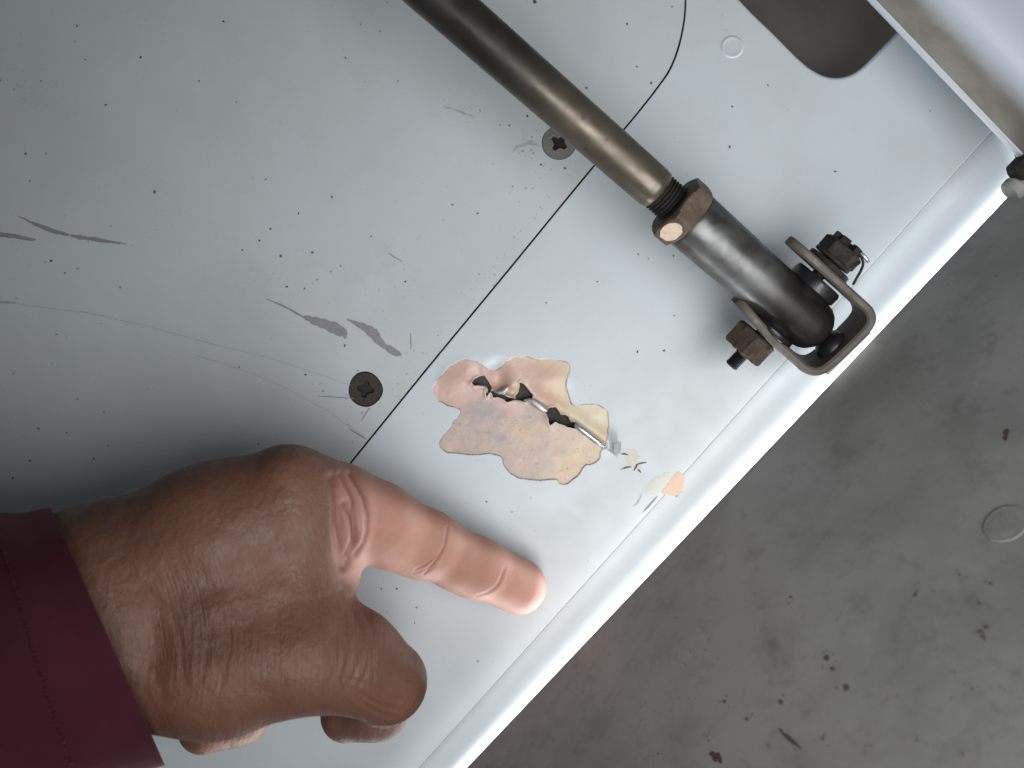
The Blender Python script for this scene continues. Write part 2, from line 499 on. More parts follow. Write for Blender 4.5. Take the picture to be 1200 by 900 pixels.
jx = gx + fbm(gx / 7, gy / 7, 3) * 3.0; jy = gy + fbm(gx / 7, gy / 7, 9) * 3.0
sd = poly_sd(jx, jy, patch)
jx2 = gx + fbm(gx / 5, gy / 5, 21) * 2.6; jy2 = gy + fbm(gx / 5, gy / 5, 29) * 2.6
sc = np.full(gx.shape, 1e9)
for c_ in cracks: sc = np.minimum(sc, poly_sd(jx2, jy2, c_))
dl = np.full(gx.shape, 1e9); side = np.zeros(gx.shape)
for i in range(len(crack_line) - 1):
    (ax, ay), (bx, by) = crack_line[i], crack_line[i + 1]
    d_ = seg_d(gx, gy, ax, ay, bx, by)
    cr = np.sign((bx - ax) * (gy - ay) - (by - ay) * (gx - ax))
    side = np.where(d_ < dl, cr, side); dl = np.minimum(dl, d_)
inside = np.clip((-sd) / 1.2 + .5, 0, 1); inside = inside * inside * (3 - 2 * inside)
hgt = -.22 * inside
hgt += inside * fbm(gx / 9, gy / 9, 40) * .12
border = np.clip(np.minimum(np.minimum(uu, 1 - uu) * 26, np.minimum(vv, 1 - vv) * 22), 0, 1)
# torn metal sinks on the upper side of the tear and lifts on the lower
up_ = np.exp(-(dl / 17.0) ** 2)
lead_in = np.clip((gx - 546) / 16, 0, 1)
hgt += lead_in * np.where(side < 0, -2.1 * np.exp(-(dl / 15.0) ** 2) + 1.0 * np.exp(-(dl / 7.0) ** 2), .55 * np.exp(-(dl / 9.0) ** 2)) * (1 - np.exp(-(dl / 3.0) ** 2))
for (cx, cy, rx, ry, a_) in [(584, 441, 11, 13, -2.0), (600, 452, 6, 7, 1.0), (540, 446, 20, 14, .6), (640, 445, 22, 12, .5), (640, 470, 10, 6, -.5), (690, 492, 13, 10, .35), (646, 492, 9, 8, .45)]:
    hgt += a_ * np.exp(-((gx - cx) / rx) ** 2 - ((gy - cy) / ry) ** 2)
rim = np.exp(-((sc - 1.0) / 1.6) ** 2)
hgt += .25 * rim
hgt *= border
zz = hgt
s_ = CAM_W / 1200
Vd = np.stack([(gx - 600) * s_, -(gy - 450) * s_, zz], -1).reshape(-1, 3)
idx = np.arange((NX + 1) * (NY + 1)).reshape(NX + 1, NY + 1)
Fd = np.stack([idx[:-1, :-1], idx[:-1, 1:], idx[1:, 1:], idx[1:, :-1]], -1).reshape(-1, 4)
scc = (sc[:-1, :-1] + sc[1:, 1:]) / 2
Fd = Fd[(scc > 0).ravel()]
side = np.where((gx < 570) & (gy < 480 - (gx - 539) * .72), -1, side)
# colours of the layers laid bare
def L3(r, g, b): return np.array(lin(r, g, b)[:3])
pink = L3(208, 174, 162); tan = L3(222, 196, 164); cream = L3(224, 210, 184); greyp = L3(176, 166, 158); blue = L3(132, 140, 156)
wx = np.clip((gx - 560) / 130 + fbm(gx / 30, gy / 30, 60) * 1.2 + (gy - 480) / 300, 0, 1)[..., None]
base = pink * (1 - wx) + tan * wx
wc = np.clip((gx - 655) / 30, 0, 1)[..., None] * np.clip((515 - gy) / 40 + .3, 0, 1)[..., None]
base = base * (1 - wc) + cream * wc
low = (np.clip((side > 0) * 1.0 * np.clip(dl / 5, 0, 1), 0, 1) * np.clip(.75 + fbm(gx / 16, gy / 16, 70) * 1.8 - np.clip(gx - 640, 0, 99) / 120, 0, 1))[..., None]
base = base * (1 - .62 * low) + greyp * .62 * low
bsm = (np.exp(-((gx - 566 + (gy - 495) * .2) / 26) ** 2 - ((gy - 482 - (gx - 560) * .15) / 9) ** 2) + np.exp(-((gx - 588) / 8) ** 2 - ((gy - 514) / 6) ** 2) * 1.1
       + .8 * np.exp(-(np.abs(gy - 497 - (gx - 540) * .35 + fbm(gx / 8, gy / 8, 5) * 10) / 2.0) ** 2) * np.clip((600 - gx) / 20, 0, 1) * (gx > 528))
bsm = (np.clip(bsm + fbm(gx / 5, gy / 5, 80) * .8 * (bsm > .1), 0, 1) * .38)[..., None]
base = base * (1 - bsm) + blue * bsm
spk = np.clip((fbm(gx / 2.6, gy / 2.6, 90) - .20) * 9, 0, 1)[..., None] * (side > 0)[..., None] * .5
base = base * (1 - spk) + L3(120, 108, 105) * spk
metal = np.exp(-((sc - .2) / 1.0) ** 2)[..., None] * .55
base = base * (1 - metal) + L3(196, 188, 178) * metal
edge = (np.exp(-((sd + .2) / .9) ** 2) * np.clip(.15 + fbm(gx / 9, gy / 9, 33) * 2.2 + .5 * (gy > 470), 0, .8))[..., None]  # painted edge shadow: dark outline, stronger along the lower edges
colr = base
mask = inside
blot = np.clip((fbm(gx / 20, gy / 12, 44)) * 2.2, 0, 1)
colr = np.clip(colr * .93, 0, .9)
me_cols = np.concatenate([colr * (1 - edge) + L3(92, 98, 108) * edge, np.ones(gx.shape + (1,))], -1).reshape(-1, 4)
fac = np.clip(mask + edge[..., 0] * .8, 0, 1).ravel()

nm = NT('peeled_primer_and_paint')
# same paint as the panel, in the panel's coordinates (both share the empty's origin)
big = nm.noise(14, 5, .6)
cp = nm.mix(nm.ramp(big, .42, .75, 0, .28), (0.53, 0.585, 0.62, 1), (0.42, 0.43, 0.42, 1))
cp = nm.mix(nm.ramp(nm.noise(90, 6, .65), .5, .8, 0, .14), cp, (0.42, 0.43, 0.42, 1))
cp = nm.mix(nm.ramp(nm.noise(7, 3, .5, nm.mapping((1, 1, 1), (0.3, 0, 0))), .5, .75, 0, .4), cp, (0.52, 0.505, 0.46, 1))
cp = nm.mix(nm.ramp(nm.noise(33, 5, .6, nm.mapping((1, .6, 1), (0, 0, .7))), .45, .72, 0, .28 * .6), cp, (0.42, 0.43, 0.42, 1))
cp = nm.mix(nm.ramp(nm.noise(1500, 3, .6), .3, .7, 0, .10), cp, (0.42, 0.43, 0.42, 1))
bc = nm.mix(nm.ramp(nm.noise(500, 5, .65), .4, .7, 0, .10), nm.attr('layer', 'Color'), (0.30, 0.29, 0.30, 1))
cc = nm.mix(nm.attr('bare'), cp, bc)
nb = nm.bump(nm.noise(22, 2, .5), .35, .0016)
nb = nm.bump(nm.noise(420, 3, .5), .12, .00012, nb)
M_patch = nm.done(cc, nm.math('ADD', nm.ramp(nm.noise(120, 4, .6), .3, .7, .32 - .02, .32 + .06), nm.ramp(nm.attr('bare'), 0, 1, 0, .08)), 0, nb)
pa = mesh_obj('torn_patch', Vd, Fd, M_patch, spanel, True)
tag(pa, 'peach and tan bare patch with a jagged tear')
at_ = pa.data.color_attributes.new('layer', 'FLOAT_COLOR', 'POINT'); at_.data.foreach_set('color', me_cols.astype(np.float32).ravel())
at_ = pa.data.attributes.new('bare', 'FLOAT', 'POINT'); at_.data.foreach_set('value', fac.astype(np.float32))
sl = pa.modifiers.new('thickness', 'SOLIDIFY'); sl.thickness = .0005; sl.offset = -1; sl.use_rim = False
if pa.data.polygons[0].normal.z < 0: pa.data.flip_normals()

def strip(name, pts, widths, zs, mat, parent, bow=.3, n=8, edge_up=None):
    """curled strip of metal: px centreline, px widths, heights mm"""
    V = []; F = []
    c = catmull([(p[0], p[1], z, w) for p, z, w in zip(pts, zs, widths)], n, False)
    K = 7
    for i, (x, y, z, w) in enumerate(c):
        a = c[max(0, i - 1)]; b = c[min(len(c) - 1, i + 1)]
        d = Vector((b[0] - a[0], b[1] - a[1])).normalized(); q_ = Vector((-d.y, d.x))
        for k in range(K):
            t = k / (K - 1) * 2 - 1
            V.append(P(x + q_.x * t * w / 2, y + q_.y * t * w / 2, z + bow * (1 - t * t) + .05 * mnoise.noise(Vector((x * .12, t * 1.2, 0)))))
    for i in range(len(c) - 1):
        for k in range(K - 1):
            F.append((i * K + k, i * K + k + 1, (i + 1) * K + k + 1, (i + 1) * K + k))
    o = mesh_obj(name, V, F, mat, parent, True)
    so = o.modifiers.new('thickness', 'SOLIDIFY'); so.thickness = .0003; so.offset = -1
    return o
strip('curled_metal', Z3([(945, 478), (985, 505), (1040, 548), (1095, 590), (1140, 622)]), [4, 7.5, 7, 6.5, 3], [.7, 1.1, 1.1, .9, .3], M_bare, spanel, .55)
strip('metal_lip', Z3([(425, 262), (455, 272), (490, 266), (512, 246), (520, 232)]), [1.5, 4.5, 6, 5, 2], [-.2, .1, .4, .6, .3], M_alu, spanel, .3)
strip('metal_lip', Z3([(620, 322), (665, 325), (700, 345), (745, 378), (770, 392)]), [2, 6, 8, 7, 3], [-.3, .1, .3, .3, .2], M_alu, spanel, .25)
strip('metal_lip', Z3([(300, 232), (335, 236), (375, 250), (385, 275)]), [2, 6, 6, 2], [-1.6, -1.3, -1.3, -1.2], M_alu, spanel, .2)

# ---- flakes, scuffs and scratches lying on a surface
def flake(name, pts, mat, parent, z=0.0, h=.03, plane=None, rough=.5, smooth_n=5, seed=0, label=None):
    loop = catmull(pts, smooth_n)
    out = []
    for i, (x, y) in enumerate(loop):
        n1 = mnoise.noise(Vector((x * .35, y * .35, seed))); n2 = mnoise.noise(Vector((x * .35 + 50, y * .35, seed)))
        out.append((x + n1 * rough * 2, y + n2 * rough * 2))
    if plane is None:
        T = [P(x, y, z + h) for x, y in out]; B = [P(x, y, z - .02) for x, y in out]
    else:
        p0, nn = plane
        T = [ray_plane(x, y, p0, nn) + nn * h for x, y in out]; B = [ray_plane(x, y, p0, nn) - nn * .02 for x, y in out]
    lift = Vector((0, 0, random.uniform(.005, .02)))
    T = [p + lift for p in T]
    n_ = len(T)
    faces = [(i, (i + 1) % n_, n_ + (i + 1) % n_, n_ + i) for i in range(n_)]
    tris = geometry.tessellate_polygon([[Vector((x, y, 0)) for x, y in out]])
    faces += [tuple(t) for t in tris]
    o = mesh_obj(name, T + B, faces, mat, parent)
    if label: o['label'] = label
    return o
def ribbon_pts(pts, widths):
    """turn a pixel centreline into an outline"""
    L_, R_ = [], []
    for i, (x, y) in enumerate(pts):
        a = pts[max(0, i - 1)]; b = pts[min(len(pts) - 1, i + 1)]
        d = Vector((b[0] - a[0], b[1] - a[1])).normalized()
        w = widths[i] / 2
        L_.append((x - d.y * w, y + d.x * w)); R_.append((x + d.y * w, y - d.x * w))
    return L_ + R_[::-1]
ZA = .06
Z8 = lambda pts: [(x * .41667, 200 + y * .41667) for x, y in pts]
flake('scuff', ribbon_pts(Z8([(55, 130), (100, 150), (150, 170), (190, 180)]), [1, 3.5, 5, 3]), M_chip_grey, apanel, ZA, rough=.6)
flake('scuff', ribbon_pts(Z8([(-20, 178), (40, 184), (95, 195)]), [4, 5, 3]), M_chip_grey, apanel, ZA, rough=.6)
flake('scuff', ribbon_pts(Z8([(205, 184), (265, 193), (345, 205)]), [3, 4.5, 1.6]), M_chip_grey, apanel, ZA, rough=.7)
flake('scuff', ribbon_pts(Z8([(752, 362), (800, 382), (850, 410), (870, 418)]), [1, 2.2, 2.8, 4]), M_chip_grey, apanel, ZA, rough=.3)
flake('scuff', ribbon_pts(Z8([(858, 412), (890, 424), (930, 438), (965, 455), (975, 470)]), [4, 10, 13, 11, 2]), M_chip_grey, apanel, ZA, rough=1.2)
flake('scuff', ribbon_pts(Z8([(980, 420), (1020, 438), (1050, 458), (1075, 488), (1105, 508), (1125, 518)]), [2, 8, 13, 8, 8, 5]), M_chip_grey, apanel, ZA, rough=1.0)
for pts, w in [([(0, 365), (60, 376), (160, 390), (260, 402)], .9), ([(240, 398), (420, 440), (600, 488), (740, 522), (860, 560), (975, 600)], .9),
               ([(555, 520), (680, 560), (800, 610), (900, 665), (1000, 730), (1030, 752)], .9), ([(905, 635), (985, 640)], 1.2), ([(985, 728), (1025, 752)], 1.6),
               ([(1095, 234), (1128, 254)], 1.2), ([(1155, 460), (1156, 500)], 1.2), ([(1038, 668), (1018, 700)], 1.6), ([(-10, 370), (40, 372)], 3)]:
    flake('scratch', ribbon_pts(Z8(pts), [w * .8] * len(pts)), M_chip_grey if 1 < w < 2 else M_line, apanel, ZA, .012, rough=.35)
flake('scuff', ribbon_pts([(601, 178), (606, 172), (614, 170), (622, 167), (632, 171)], [1, 3, 4, 5, 2]), M_line, apanel, ZA, .02, rough=1)
flake('scratch', ribbon_pts([(521, 125), (540, 131), (556, 137)], [1.5, 2.4, 1]), M_line, apanel, ZA, .02, rough=.6)
# chips beyond the tear
flake('paint_chip', [(729, 529), (744, 527), (750, 534), (746, 541), (752, 547), (744, 552), (737, 543), (733, 536)], M_cream, spanel, 0, .05, rough=1)
for a_, b_ in [((728, 532), (736, 533)), ((728, 550), (740, 547)), ((745, 545), (757, 542)), ((747, 544), (743, 552)), ((747, 550), (751, 554))]:
    flake('hairline_crack', ribbon_pts([a_, ((a_[0] + b_[0]) / 2, (a_[1] + b_[1]) / 2 - .6), b_], [.8, 2.0, .9]), M_crackline, spanel, 0, .07, rough=.3)
flake('paint_chip', [(757, 573), (765, 562), (776, 557), (786, 553), (788, 560), (781, 568), (772, 578), (761, 581)], M_cream, spanel, 0, .05, rough=1.5)
flake('paint_chip', [(779, 571), (787, 560), (796, 553), (802, 560), (801, 572), (794, 581), (784, 580), (776, 577)], M_peach, spanel, 0.0, .07, rough=1)
flake('hairline_crack', ribbon_pts([(801, 568), (798, 576), (793, 582)], [1, 2.2, 1]), M_crackline, spanel, -.02, .10, rough=.4)
flake('hairline_crack', ribbon_pts([(752, 580), (748, 588), (743, 593)], [.6, 1.6, .6]), M_line, spanel, 0, .05, rough=.3)
flake('hairline_crack', ribbon_pts([(770, 582), (762, 591), (754, 600)], [.8, 2.4, .8]), M_chip_grey, spanel, 0, .05, rough=.3)
flake('scuff', [(720, 520), (727, 518), (728, 527), (722, 533), (719, 528)], M_line, spanel, 0, .03, rough=1)

def blob_mesh(name, spots, mat, parent, plane=None, z=0.0, seed=1):
    rnd = random.Random(seed); V = []; F = []
    for (x, y, r) in spots:
        k = 9; s0 = len(V)
        ecc = rnd.uniform(.55, 1); rot = rnd.uniform(0, 3.14)
        ring = []
        for i in range(k):
            a = 2 * math.pi * i / k; rr = r * rnd.uniform(.6, 1.15)
            ex, ey = rr * math.cos(a), rr * math.sin(a) * ecc
            ring.append((x + ex * math.cos(rot) - ey * math.sin(rot), y + ex * math.sin(rot) + ey * math.cos(rot)))
        for (h, f_) in ((-.02, 1), (.05, .75)):
            for (rx, ry) in ring:
                qx, qy = x + (rx - x) * f_, y + (ry - y) * f_
                V.append(P(qx, qy, z + h) if plane is None else ray_plane(qx, qy, *plane) + plane[1] * h)
        F += [(s0 + i, s0 + (i + 1) % k, s0 + k + (i + 1) % k, s0 + k + i) for i in range(k)]
        F.append(tuple(range(s0 + k, s0 + 2 * k)))
    o = mesh_obj(name, V, F, mat, parent); o['kind'] = 'stuff'
    return o
spA = [(181, 225, 2.4), (350, 250, 1.8), (317, 268, 2), (304, 282, 1.5), (329, 300, 2), (366, 296, 2), (284, 293, 1.4), (389, 231, 2), (336, 336, 2), (357, 338, 1.6), (358, 439, 2),
       (60, 306, 2), (76, 320, 1.6), (124, 123, 2.4), (165, 67, 2.2), (45, 502, 2.2), (78, 507, 1.6), (90, 30, 1.6), (262, 25, 2), (233, 95, 1.6), (435, 277, 1.7), (404, 405, 1.8),
       (627, 2, 3), (735, 28, 2), (746, 78, 2), (687, 103, 2), (763, 97, 2.2), (618, 136, 2), (597, 147, 1.6), (634, 193, 1.6), (662, 197, 2), (405, 68, 1.5), (100, 70, 1.5), (30, 180, 2), (48, 95, 1.4),
       (15, 560, 2), (35, 540, 2), (110, 538, 2), (530, 240, 1.5), (475, 330, 1.5), (560, 250, 1.6), (280, 430, 1.5), (480, 445, 1.6)]
rr = random.Random(9)
faint = [(rr.uniform(0, 640), rr.uniform(0, 560), rr.choice([.7, .9, 1.2, 1.6])) for _ in range(70)]
faint += [(rr.gauss(640, 28), rr.gauss(180, 24), rr.choice([.8, 1.1, 1.5])) for _ in range(46)]
faint += [(rr.gauss(428, 26), rr.gauss(462, 20), rr.choice([.7, 1.0, 1.4])) for _ in range(26)]
for _ in range(40):
    t_ = rr.random(); faint.append((658 - t_ * 240 - 3 - abs(rr.gauss(0, 8)), 238 + t_ * 293 - 2 - abs(rr.gauss(0, 8)), rr.choice([.6, .9, 1.2])))
faint = [s for s in faint if s[0] * 1.22 + s[1] < 1040 and math.hypot(s[0] - 655, s[1] - 167) > 23 and math.hypot(s[0] - 428, s[1] - 456) > 23]
spA = [s for s in spA if s[0] * 1.22 + s[1] < 1030]
blob_mesh('dirt_speck', spA, M_speck, apanel, None, ZA, 2)
blob_mesh('faint_speck', faint, M_chip_grey, apanel, None, ZA, 12)
spB = [(747, 412, 2.2), (778, 411, 2.0), (790, 370, 1.2), (855, 172, 2), (858, 125, 1.6), (979, 201, 2), (748, 298, 1.4), (760, 303, 1.2), (789, 300, 1.8), (700, 330, 1.4), (640, 355, 1.3), (820, 588, 1.6), (812, 590, 1.3),
       (465, 690, 1.6), (488, 712, 1.6), (486, 730, 1.4), (447, 690, 1.4), (560, 775, 1.8), (570, 588, 1.4), (900, 100, 1.2), (1090, 130, 1.2), (600, 600, 1.1)]
spB += [(rr.uniform(440, 1050), rr.uniform(100, 880), rr.choice([.5, .6, .8])) for _ in range(30)]
spB = [s for s in spB if s[0] * 1.22 + s[1] > 1060 and s[0] * 1.112 + s[1] < 1440]
blob_mesh('dirt_speck', spB, M_speck, spanel, None, 0, 3)
rv = lathe('rivet', P(858, 55, 0), (0, 0, 1), [(-.3, 3.4), (.02, 3.35), (.16, 3.0), (.2, 2.7), (.08, 2.3), (.05, 2.0), (.09, 1.0), (.1, .01)], M_paintB, spanel, 40, True, 80)

# ------------------------------------------------------------------ dark wall (lower right)
SL = math.radians(69)
UPW = EV * math.cos(SL) + Vector((0, 0, math.sin(SL)))
WN = (Vector((0, 0, 1)) * math.cos(SL) - EV * math.sin(SL)).normalized()
WPL = (WA.copy(), WN)
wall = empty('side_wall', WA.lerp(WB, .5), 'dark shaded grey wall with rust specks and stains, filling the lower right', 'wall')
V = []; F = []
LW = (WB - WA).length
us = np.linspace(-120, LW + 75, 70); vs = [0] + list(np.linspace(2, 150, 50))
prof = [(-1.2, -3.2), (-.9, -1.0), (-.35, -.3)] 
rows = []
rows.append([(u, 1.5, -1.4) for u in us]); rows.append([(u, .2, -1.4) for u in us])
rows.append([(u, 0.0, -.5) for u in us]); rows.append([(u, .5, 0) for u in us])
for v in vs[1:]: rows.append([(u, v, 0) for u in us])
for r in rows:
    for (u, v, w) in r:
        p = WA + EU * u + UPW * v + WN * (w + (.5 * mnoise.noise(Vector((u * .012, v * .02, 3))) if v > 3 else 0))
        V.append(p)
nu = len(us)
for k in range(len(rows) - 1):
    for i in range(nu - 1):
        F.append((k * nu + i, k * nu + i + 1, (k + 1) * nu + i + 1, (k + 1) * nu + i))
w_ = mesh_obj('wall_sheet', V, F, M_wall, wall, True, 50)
Z7 = lambda x, y: (540 + x * .55, 460 + y * .55)
spW = [Z7(*p) + (r,) for p, r in [((988, 213), 3.8), ((845, 246), 4.5), ((856, 377), 4), ((748, 406), 3.2), ((703, 436), 4.6), ((968, 432), 4), ((1130, 408), 3.8), ((1105, 450), 2.6), ((1062, 388), 2.6),
        ((1108, 510), 6), ((1116, 525), 4), ((780, 565), 5.5), ((792, 588), 5), ((822, 628), 5.5), ((562, 658), 4), ((682, 660), 4.4), ((610, 696), 3), ((420, 770), 2.8), ((528, 742), 2.6), ((975, 742), 3),
        ((772, 738), 3.2), ((655, 752), 2), ((436, 742), 1.6), ((395, 662), 1.6), ((548, 568), 1.4), ((1052, 596), 2), ((1090, 632), 2.4), ((918, 304), 2), ((602, 275), 1.6), ((500, 362), 1.6), ((668, 104), 1.8), ((874, 754), 2.2), ((520, 548), 1.2), ((1160, 632), 2)]]
spW += [(rr.uniform(700, 1200), rr.uniform(520, 900), rr.choice([.7, .9, 1.1, 1.4])) for _ in range(70)]
spW = [(x_, y_, r_ * .72) for x_, y_, r_ in spW if x_ * 1.06 + y_ > 1560]
spW += [(x_ + rr.gauss(0, 5), y_ + rr.gauss(0, 5), r_ * rr.uniform(.25, .6)) for x_, y_, r_ in list(spW)[:34] for _ in range(3)]
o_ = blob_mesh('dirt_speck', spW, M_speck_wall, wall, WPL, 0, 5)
spR = [Z7(*p) + (r,) for p, r in [((1162, 84), 5), ((1160, 96), 4), ((545, 776), 6.5), ((536, 770), 4), ((552, 784), 5), ((1070, 770), 2), ((990, 218), 2), ((1120, 500), 3)]]
o_ = blob_mesh('rust_speck', spR, M_speck_rust, wall, WPL, 0, 6)
flake('stain_streak', ribbon_pts([Z7(682, 722), Z7(700, 738), Z7(722, 756)], [2, 5, 2]), M_speck, wall, plane=WPL, rough=1.4)
flake('stain_streak', ribbon_pts([Z7(982, 38), Z7(970, 55), Z7(955, 72)], [2, 4, 1.5]), M_speck, wall, plane=WPL, rough=.8)
pr = ray_plane(1178, 613, *WPL)
lathe('rivet', pr, WN, [(-.3, 4.4), (.02, 4.3), (-.01, 3.9), (0, 3.3), (.05, 2.9), (.1, 2.2), (.12, 1.5), (.125, .01)], M_wall, wall, 40, True, 80)

# ------------------------------------------------------------------ edge beam (upper right)
B0, B1 = P(1020, 0, 24), P(1201, 189, 24)
BD = (B1 - B0).normalized(); BQ = Vector((-BD.y, BD.x, 0))
if BQ.dot(Vector((1, 1, 0))) < 0: BQ = -BQ
beam = empty('edge_beam', B0.lerp(B1, .5), 'pale rounded beam with shaded brownish side face, crossing the top right corner', 'beam')
def extr(name, prof, mat, parent, s0=-120, s1=96, n=30, auto=60):
    V = []; F = []
    m_ = len(prof)
    for i in range(n + 1):
        for (q_, z_) in prof:
            p = B0 + BD * (s0 + (s1 - s0) * i / n) + BQ * q_ + Vector((0, 0, z_ - 24)); V.append(p)
    for i in range(n):
        for k in range(m_ - 1):
            F.append((i * m_ + k, i * m_ + k + 1, (i + 1) * m_ + k + 1, (i + 1) * m_ + k))
    return mesh_obj(name, V, F, mat, parent, True, auto)
LB = (B1 - B0).length
extr('lower_edge', [(2.2, 22.0), (.9, 22.0), (.2, 22.4), (-.05, 23.2), (.1, 24.0), (.5, 24.5), (1.3, 24.6)], M_beam, beam, -120, LB + .5)
n = NT('shade_graded_beam_paint')
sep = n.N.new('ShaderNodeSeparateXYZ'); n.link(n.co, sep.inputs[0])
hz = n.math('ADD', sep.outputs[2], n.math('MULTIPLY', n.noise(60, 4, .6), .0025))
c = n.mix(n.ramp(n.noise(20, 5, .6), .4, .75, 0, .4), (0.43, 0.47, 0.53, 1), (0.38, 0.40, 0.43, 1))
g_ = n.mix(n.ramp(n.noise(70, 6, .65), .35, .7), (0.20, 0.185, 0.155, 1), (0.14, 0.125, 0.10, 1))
c = n.mix(n.ramp(hz, .0095, .0155), g_, c)  # brown below, pale above: shade of the side face put into the colour
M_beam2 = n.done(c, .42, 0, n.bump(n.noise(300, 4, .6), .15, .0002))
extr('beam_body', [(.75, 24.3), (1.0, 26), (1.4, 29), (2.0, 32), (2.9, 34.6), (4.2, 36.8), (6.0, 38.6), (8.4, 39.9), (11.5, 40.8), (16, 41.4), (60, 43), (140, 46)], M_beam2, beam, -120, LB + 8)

# small fitting at the right edge, between beam and wall
fp = P(1198, 214, 24)
fit = empty('pivot_fitting', fp, 'small dark pivot fitting at the right edge where beam, strip and wall meet', 'fitting')
fx = Vector((0.72, 0.69, 0))
lathe('pivot_collar', P(1184, 226, 23), fx, [(-.2, .01), (-.2, 2.6), (.4, 3.2), (2.2, 3.3), (2.8, 2.8), (30, 2.8)], M_wall, fit, 32)
lathe('pivot_bolt', P(1190, 204, 25), fx, [(-.6, .01), (-.5, 2.2), (0.2, 3.0), (3.2, 3.1), (3.6, 2.2), (30, 2.2)], M_rustdark, fit, 32)

# ------------------------------------------------------------------ push rod
RA = P(517, 0, 48); O = P(925, 359, 24)
AX = (O - RA).normalized()
def tpx(p):
    x, y = to_px(p); return .768 * x + .64 * y
def ax_at(t):
    lo, hi = -90.0, 200.0
    for _ in range(50):
        mid = (lo + hi) / 2
        if tpx(RA + AX * mid) < t: lo = mid
        else: hi = mid
    return lo
rod = empty('push_rod', O, 'long oily metal push rod with brown lock nut, running into the U-shaped bracket', 'rod')
def along(o, a0, a1):
    off_ = world_off(o.parent)
    co = np.zeros(len(o.data.vertices) * 3, np.float32); o.data.vertices.foreach_get('co', co)
    co = co.reshape(-1, 3) + np.array(off_)[None]
    v = ((co - np.array(RA * MM)) @ np.array(AX)) / MM
    at = o.data.attributes.new('along', 'FLOAT', 'POINT'); at.data.foreach_set('value', ((v - a0) / (a1 - a0)).astype(np.float32))
t_end = ax_at(738)
pr_ = [(-95, 6.15)] + [(t_end * k / 20, 6.0 - .55 * k / 20) for k in range(-2, 19)] + [(t_end - 2.2, 5.42), (t_end - .8, 5.2), (t_end - .1, 4.6), (t_end, 4.0)]
tb = lathe('rod_tube', RA, AX, pr_, M_rod, rod, 64, True, 60)
along(tb, 0, t_end)
# threaded shank: real rings
tn0 = ax_at(762); tn1 = ax_at(786)
pr_ = [(t_end - 1, 4.2)]
k = 0
t = t_end - .3
while t < tn1:
    pr_ += [(t, 4.35), (t + .38, 5.05), (t + .5, 5.05), (t + .88, 4.35)]; t += .92
lathe('threaded_shank', RA, AX, pr_, M_rustdark, rod, 48, True, 20)
nb0 = ax_at(759)
ln = hexnut('lock_nut', RA + AX * nb0, AX, 9.5, ax_at(786) - nb0, 5.3, M_nutbrown, rod, rot=math.radians(4), wear=.12)
# barrel
b0 = ax_at(783); b1 = ax_at(970)
pr_ = [(b0, 4.5), (b0, 7.3), (b0 + .5, 7.75), (b0 + 1.5, 7.85)] + [(b0 + (b1 - b0) * f, 7.85 - .75 * f) for f in (.15, .3, .45, .6, .75, .9)] + [(b1, 6.95), (b1 + 1.6, 6.75), (b1 + 3.2, 6.0), (b1 + 4.6, 4.6), (b1 + 5.4, 2.7), (b1 + 5.7, .05)]
br = lathe('end_barrel', RA, AX, pr_, M_barrel, rod, 72, True, 50)
along(br, b0, b1)
# tan paint dab on the nut, lying on the facet that faces the camera's lower left
nutc = RA + AX * ((nb0 + ax_at(786)) / 2)
# witness hole in the barrel
wd = (P(866, 248, 0) - P(850, 262, 0)).normalized()

WCAM = (CAMP - O).normalized()
BB = WCAM.cross(AX).normalized()
# point BB to the upper right
if BB.dot(Vector((1, 1, 0))) < 0: BB = -BB
UPB = AX.cross(BB).normalized()
if UPB.z < 0: UPB = -UPB
sB_ = S(24)
def K(t, n_, u=0.0):  # bracket frame: t, n in pixels at the bracket, u mm towards the camera
    return O + AX * (t * sB_) + BB * (n_ * sB_) + UPB * u

# dab: project the facet
def dab():
    cdir = (-BB * .80 + UPB * .60).normalized()
    best = None
    a, b, c = frame_from_axis(AX)
    for i in range(6):
        th = math.radians(4) + math.pi / 6 + i * math.pi / 3
        nn = b * math.cos(th) + c * math.sin(th)
        if best is None or nn.dot(cdir) > best[0]: best = (nn.dot(cdir), nn)
    nn = best[1]; tt = AX.cross(nn)
    R = 9.5 * math.cos(math.pi / 6)
    h = ax_at(786) - nb0
    pts = []
    for i in range(26):
        a_ = 2 * math.pi * i / 26
        pts.append((h * (.48 + .38 * math.cos(a_)) + .25 * mnoise.noise(Vector((i * .7, 0, 0))), 3.6 * math.sin(a_) + .5 * mnoise.noise(Vector((0, i * .7, 0)))))
    base = RA + AX * nb0 + nn * R
    T = [base + AX * x + tt * y + nn * .16 for x, y in pts]; Bt = [base + AX * x + tt * y * 1.03 - nn * .2 for x, y in pts]
    n_ = len(T)
    o = mesh_obj('paint_dab', T + Bt, [tuple(range(n_))] + [(i, (i + 1) % n_, n_ + (i + 1) % n_, n_ + i) for i in range(n_)], M_tanpaint, None)
    o.data.transform(Matrix.Translation(-world_off(ln))); o.parent = ln
dab()

# rubber boots either side of the eye, between barrel and straps
lathe('rubber_boot', K(4, 0), BB, [(-8.6, .05), (-8.6, 6.2), (-8.0, 6.8), (-6.9, 6.8), (-6.4, 5.6), (-5, 4.6), (5, 4.6), (6.5, 5.8), (7.2, 7.0), (9.4, 7.1), (10.3, 6.6), (10.3, .05)], M_rubber, rod, 48, True, 50, jitter=.25)

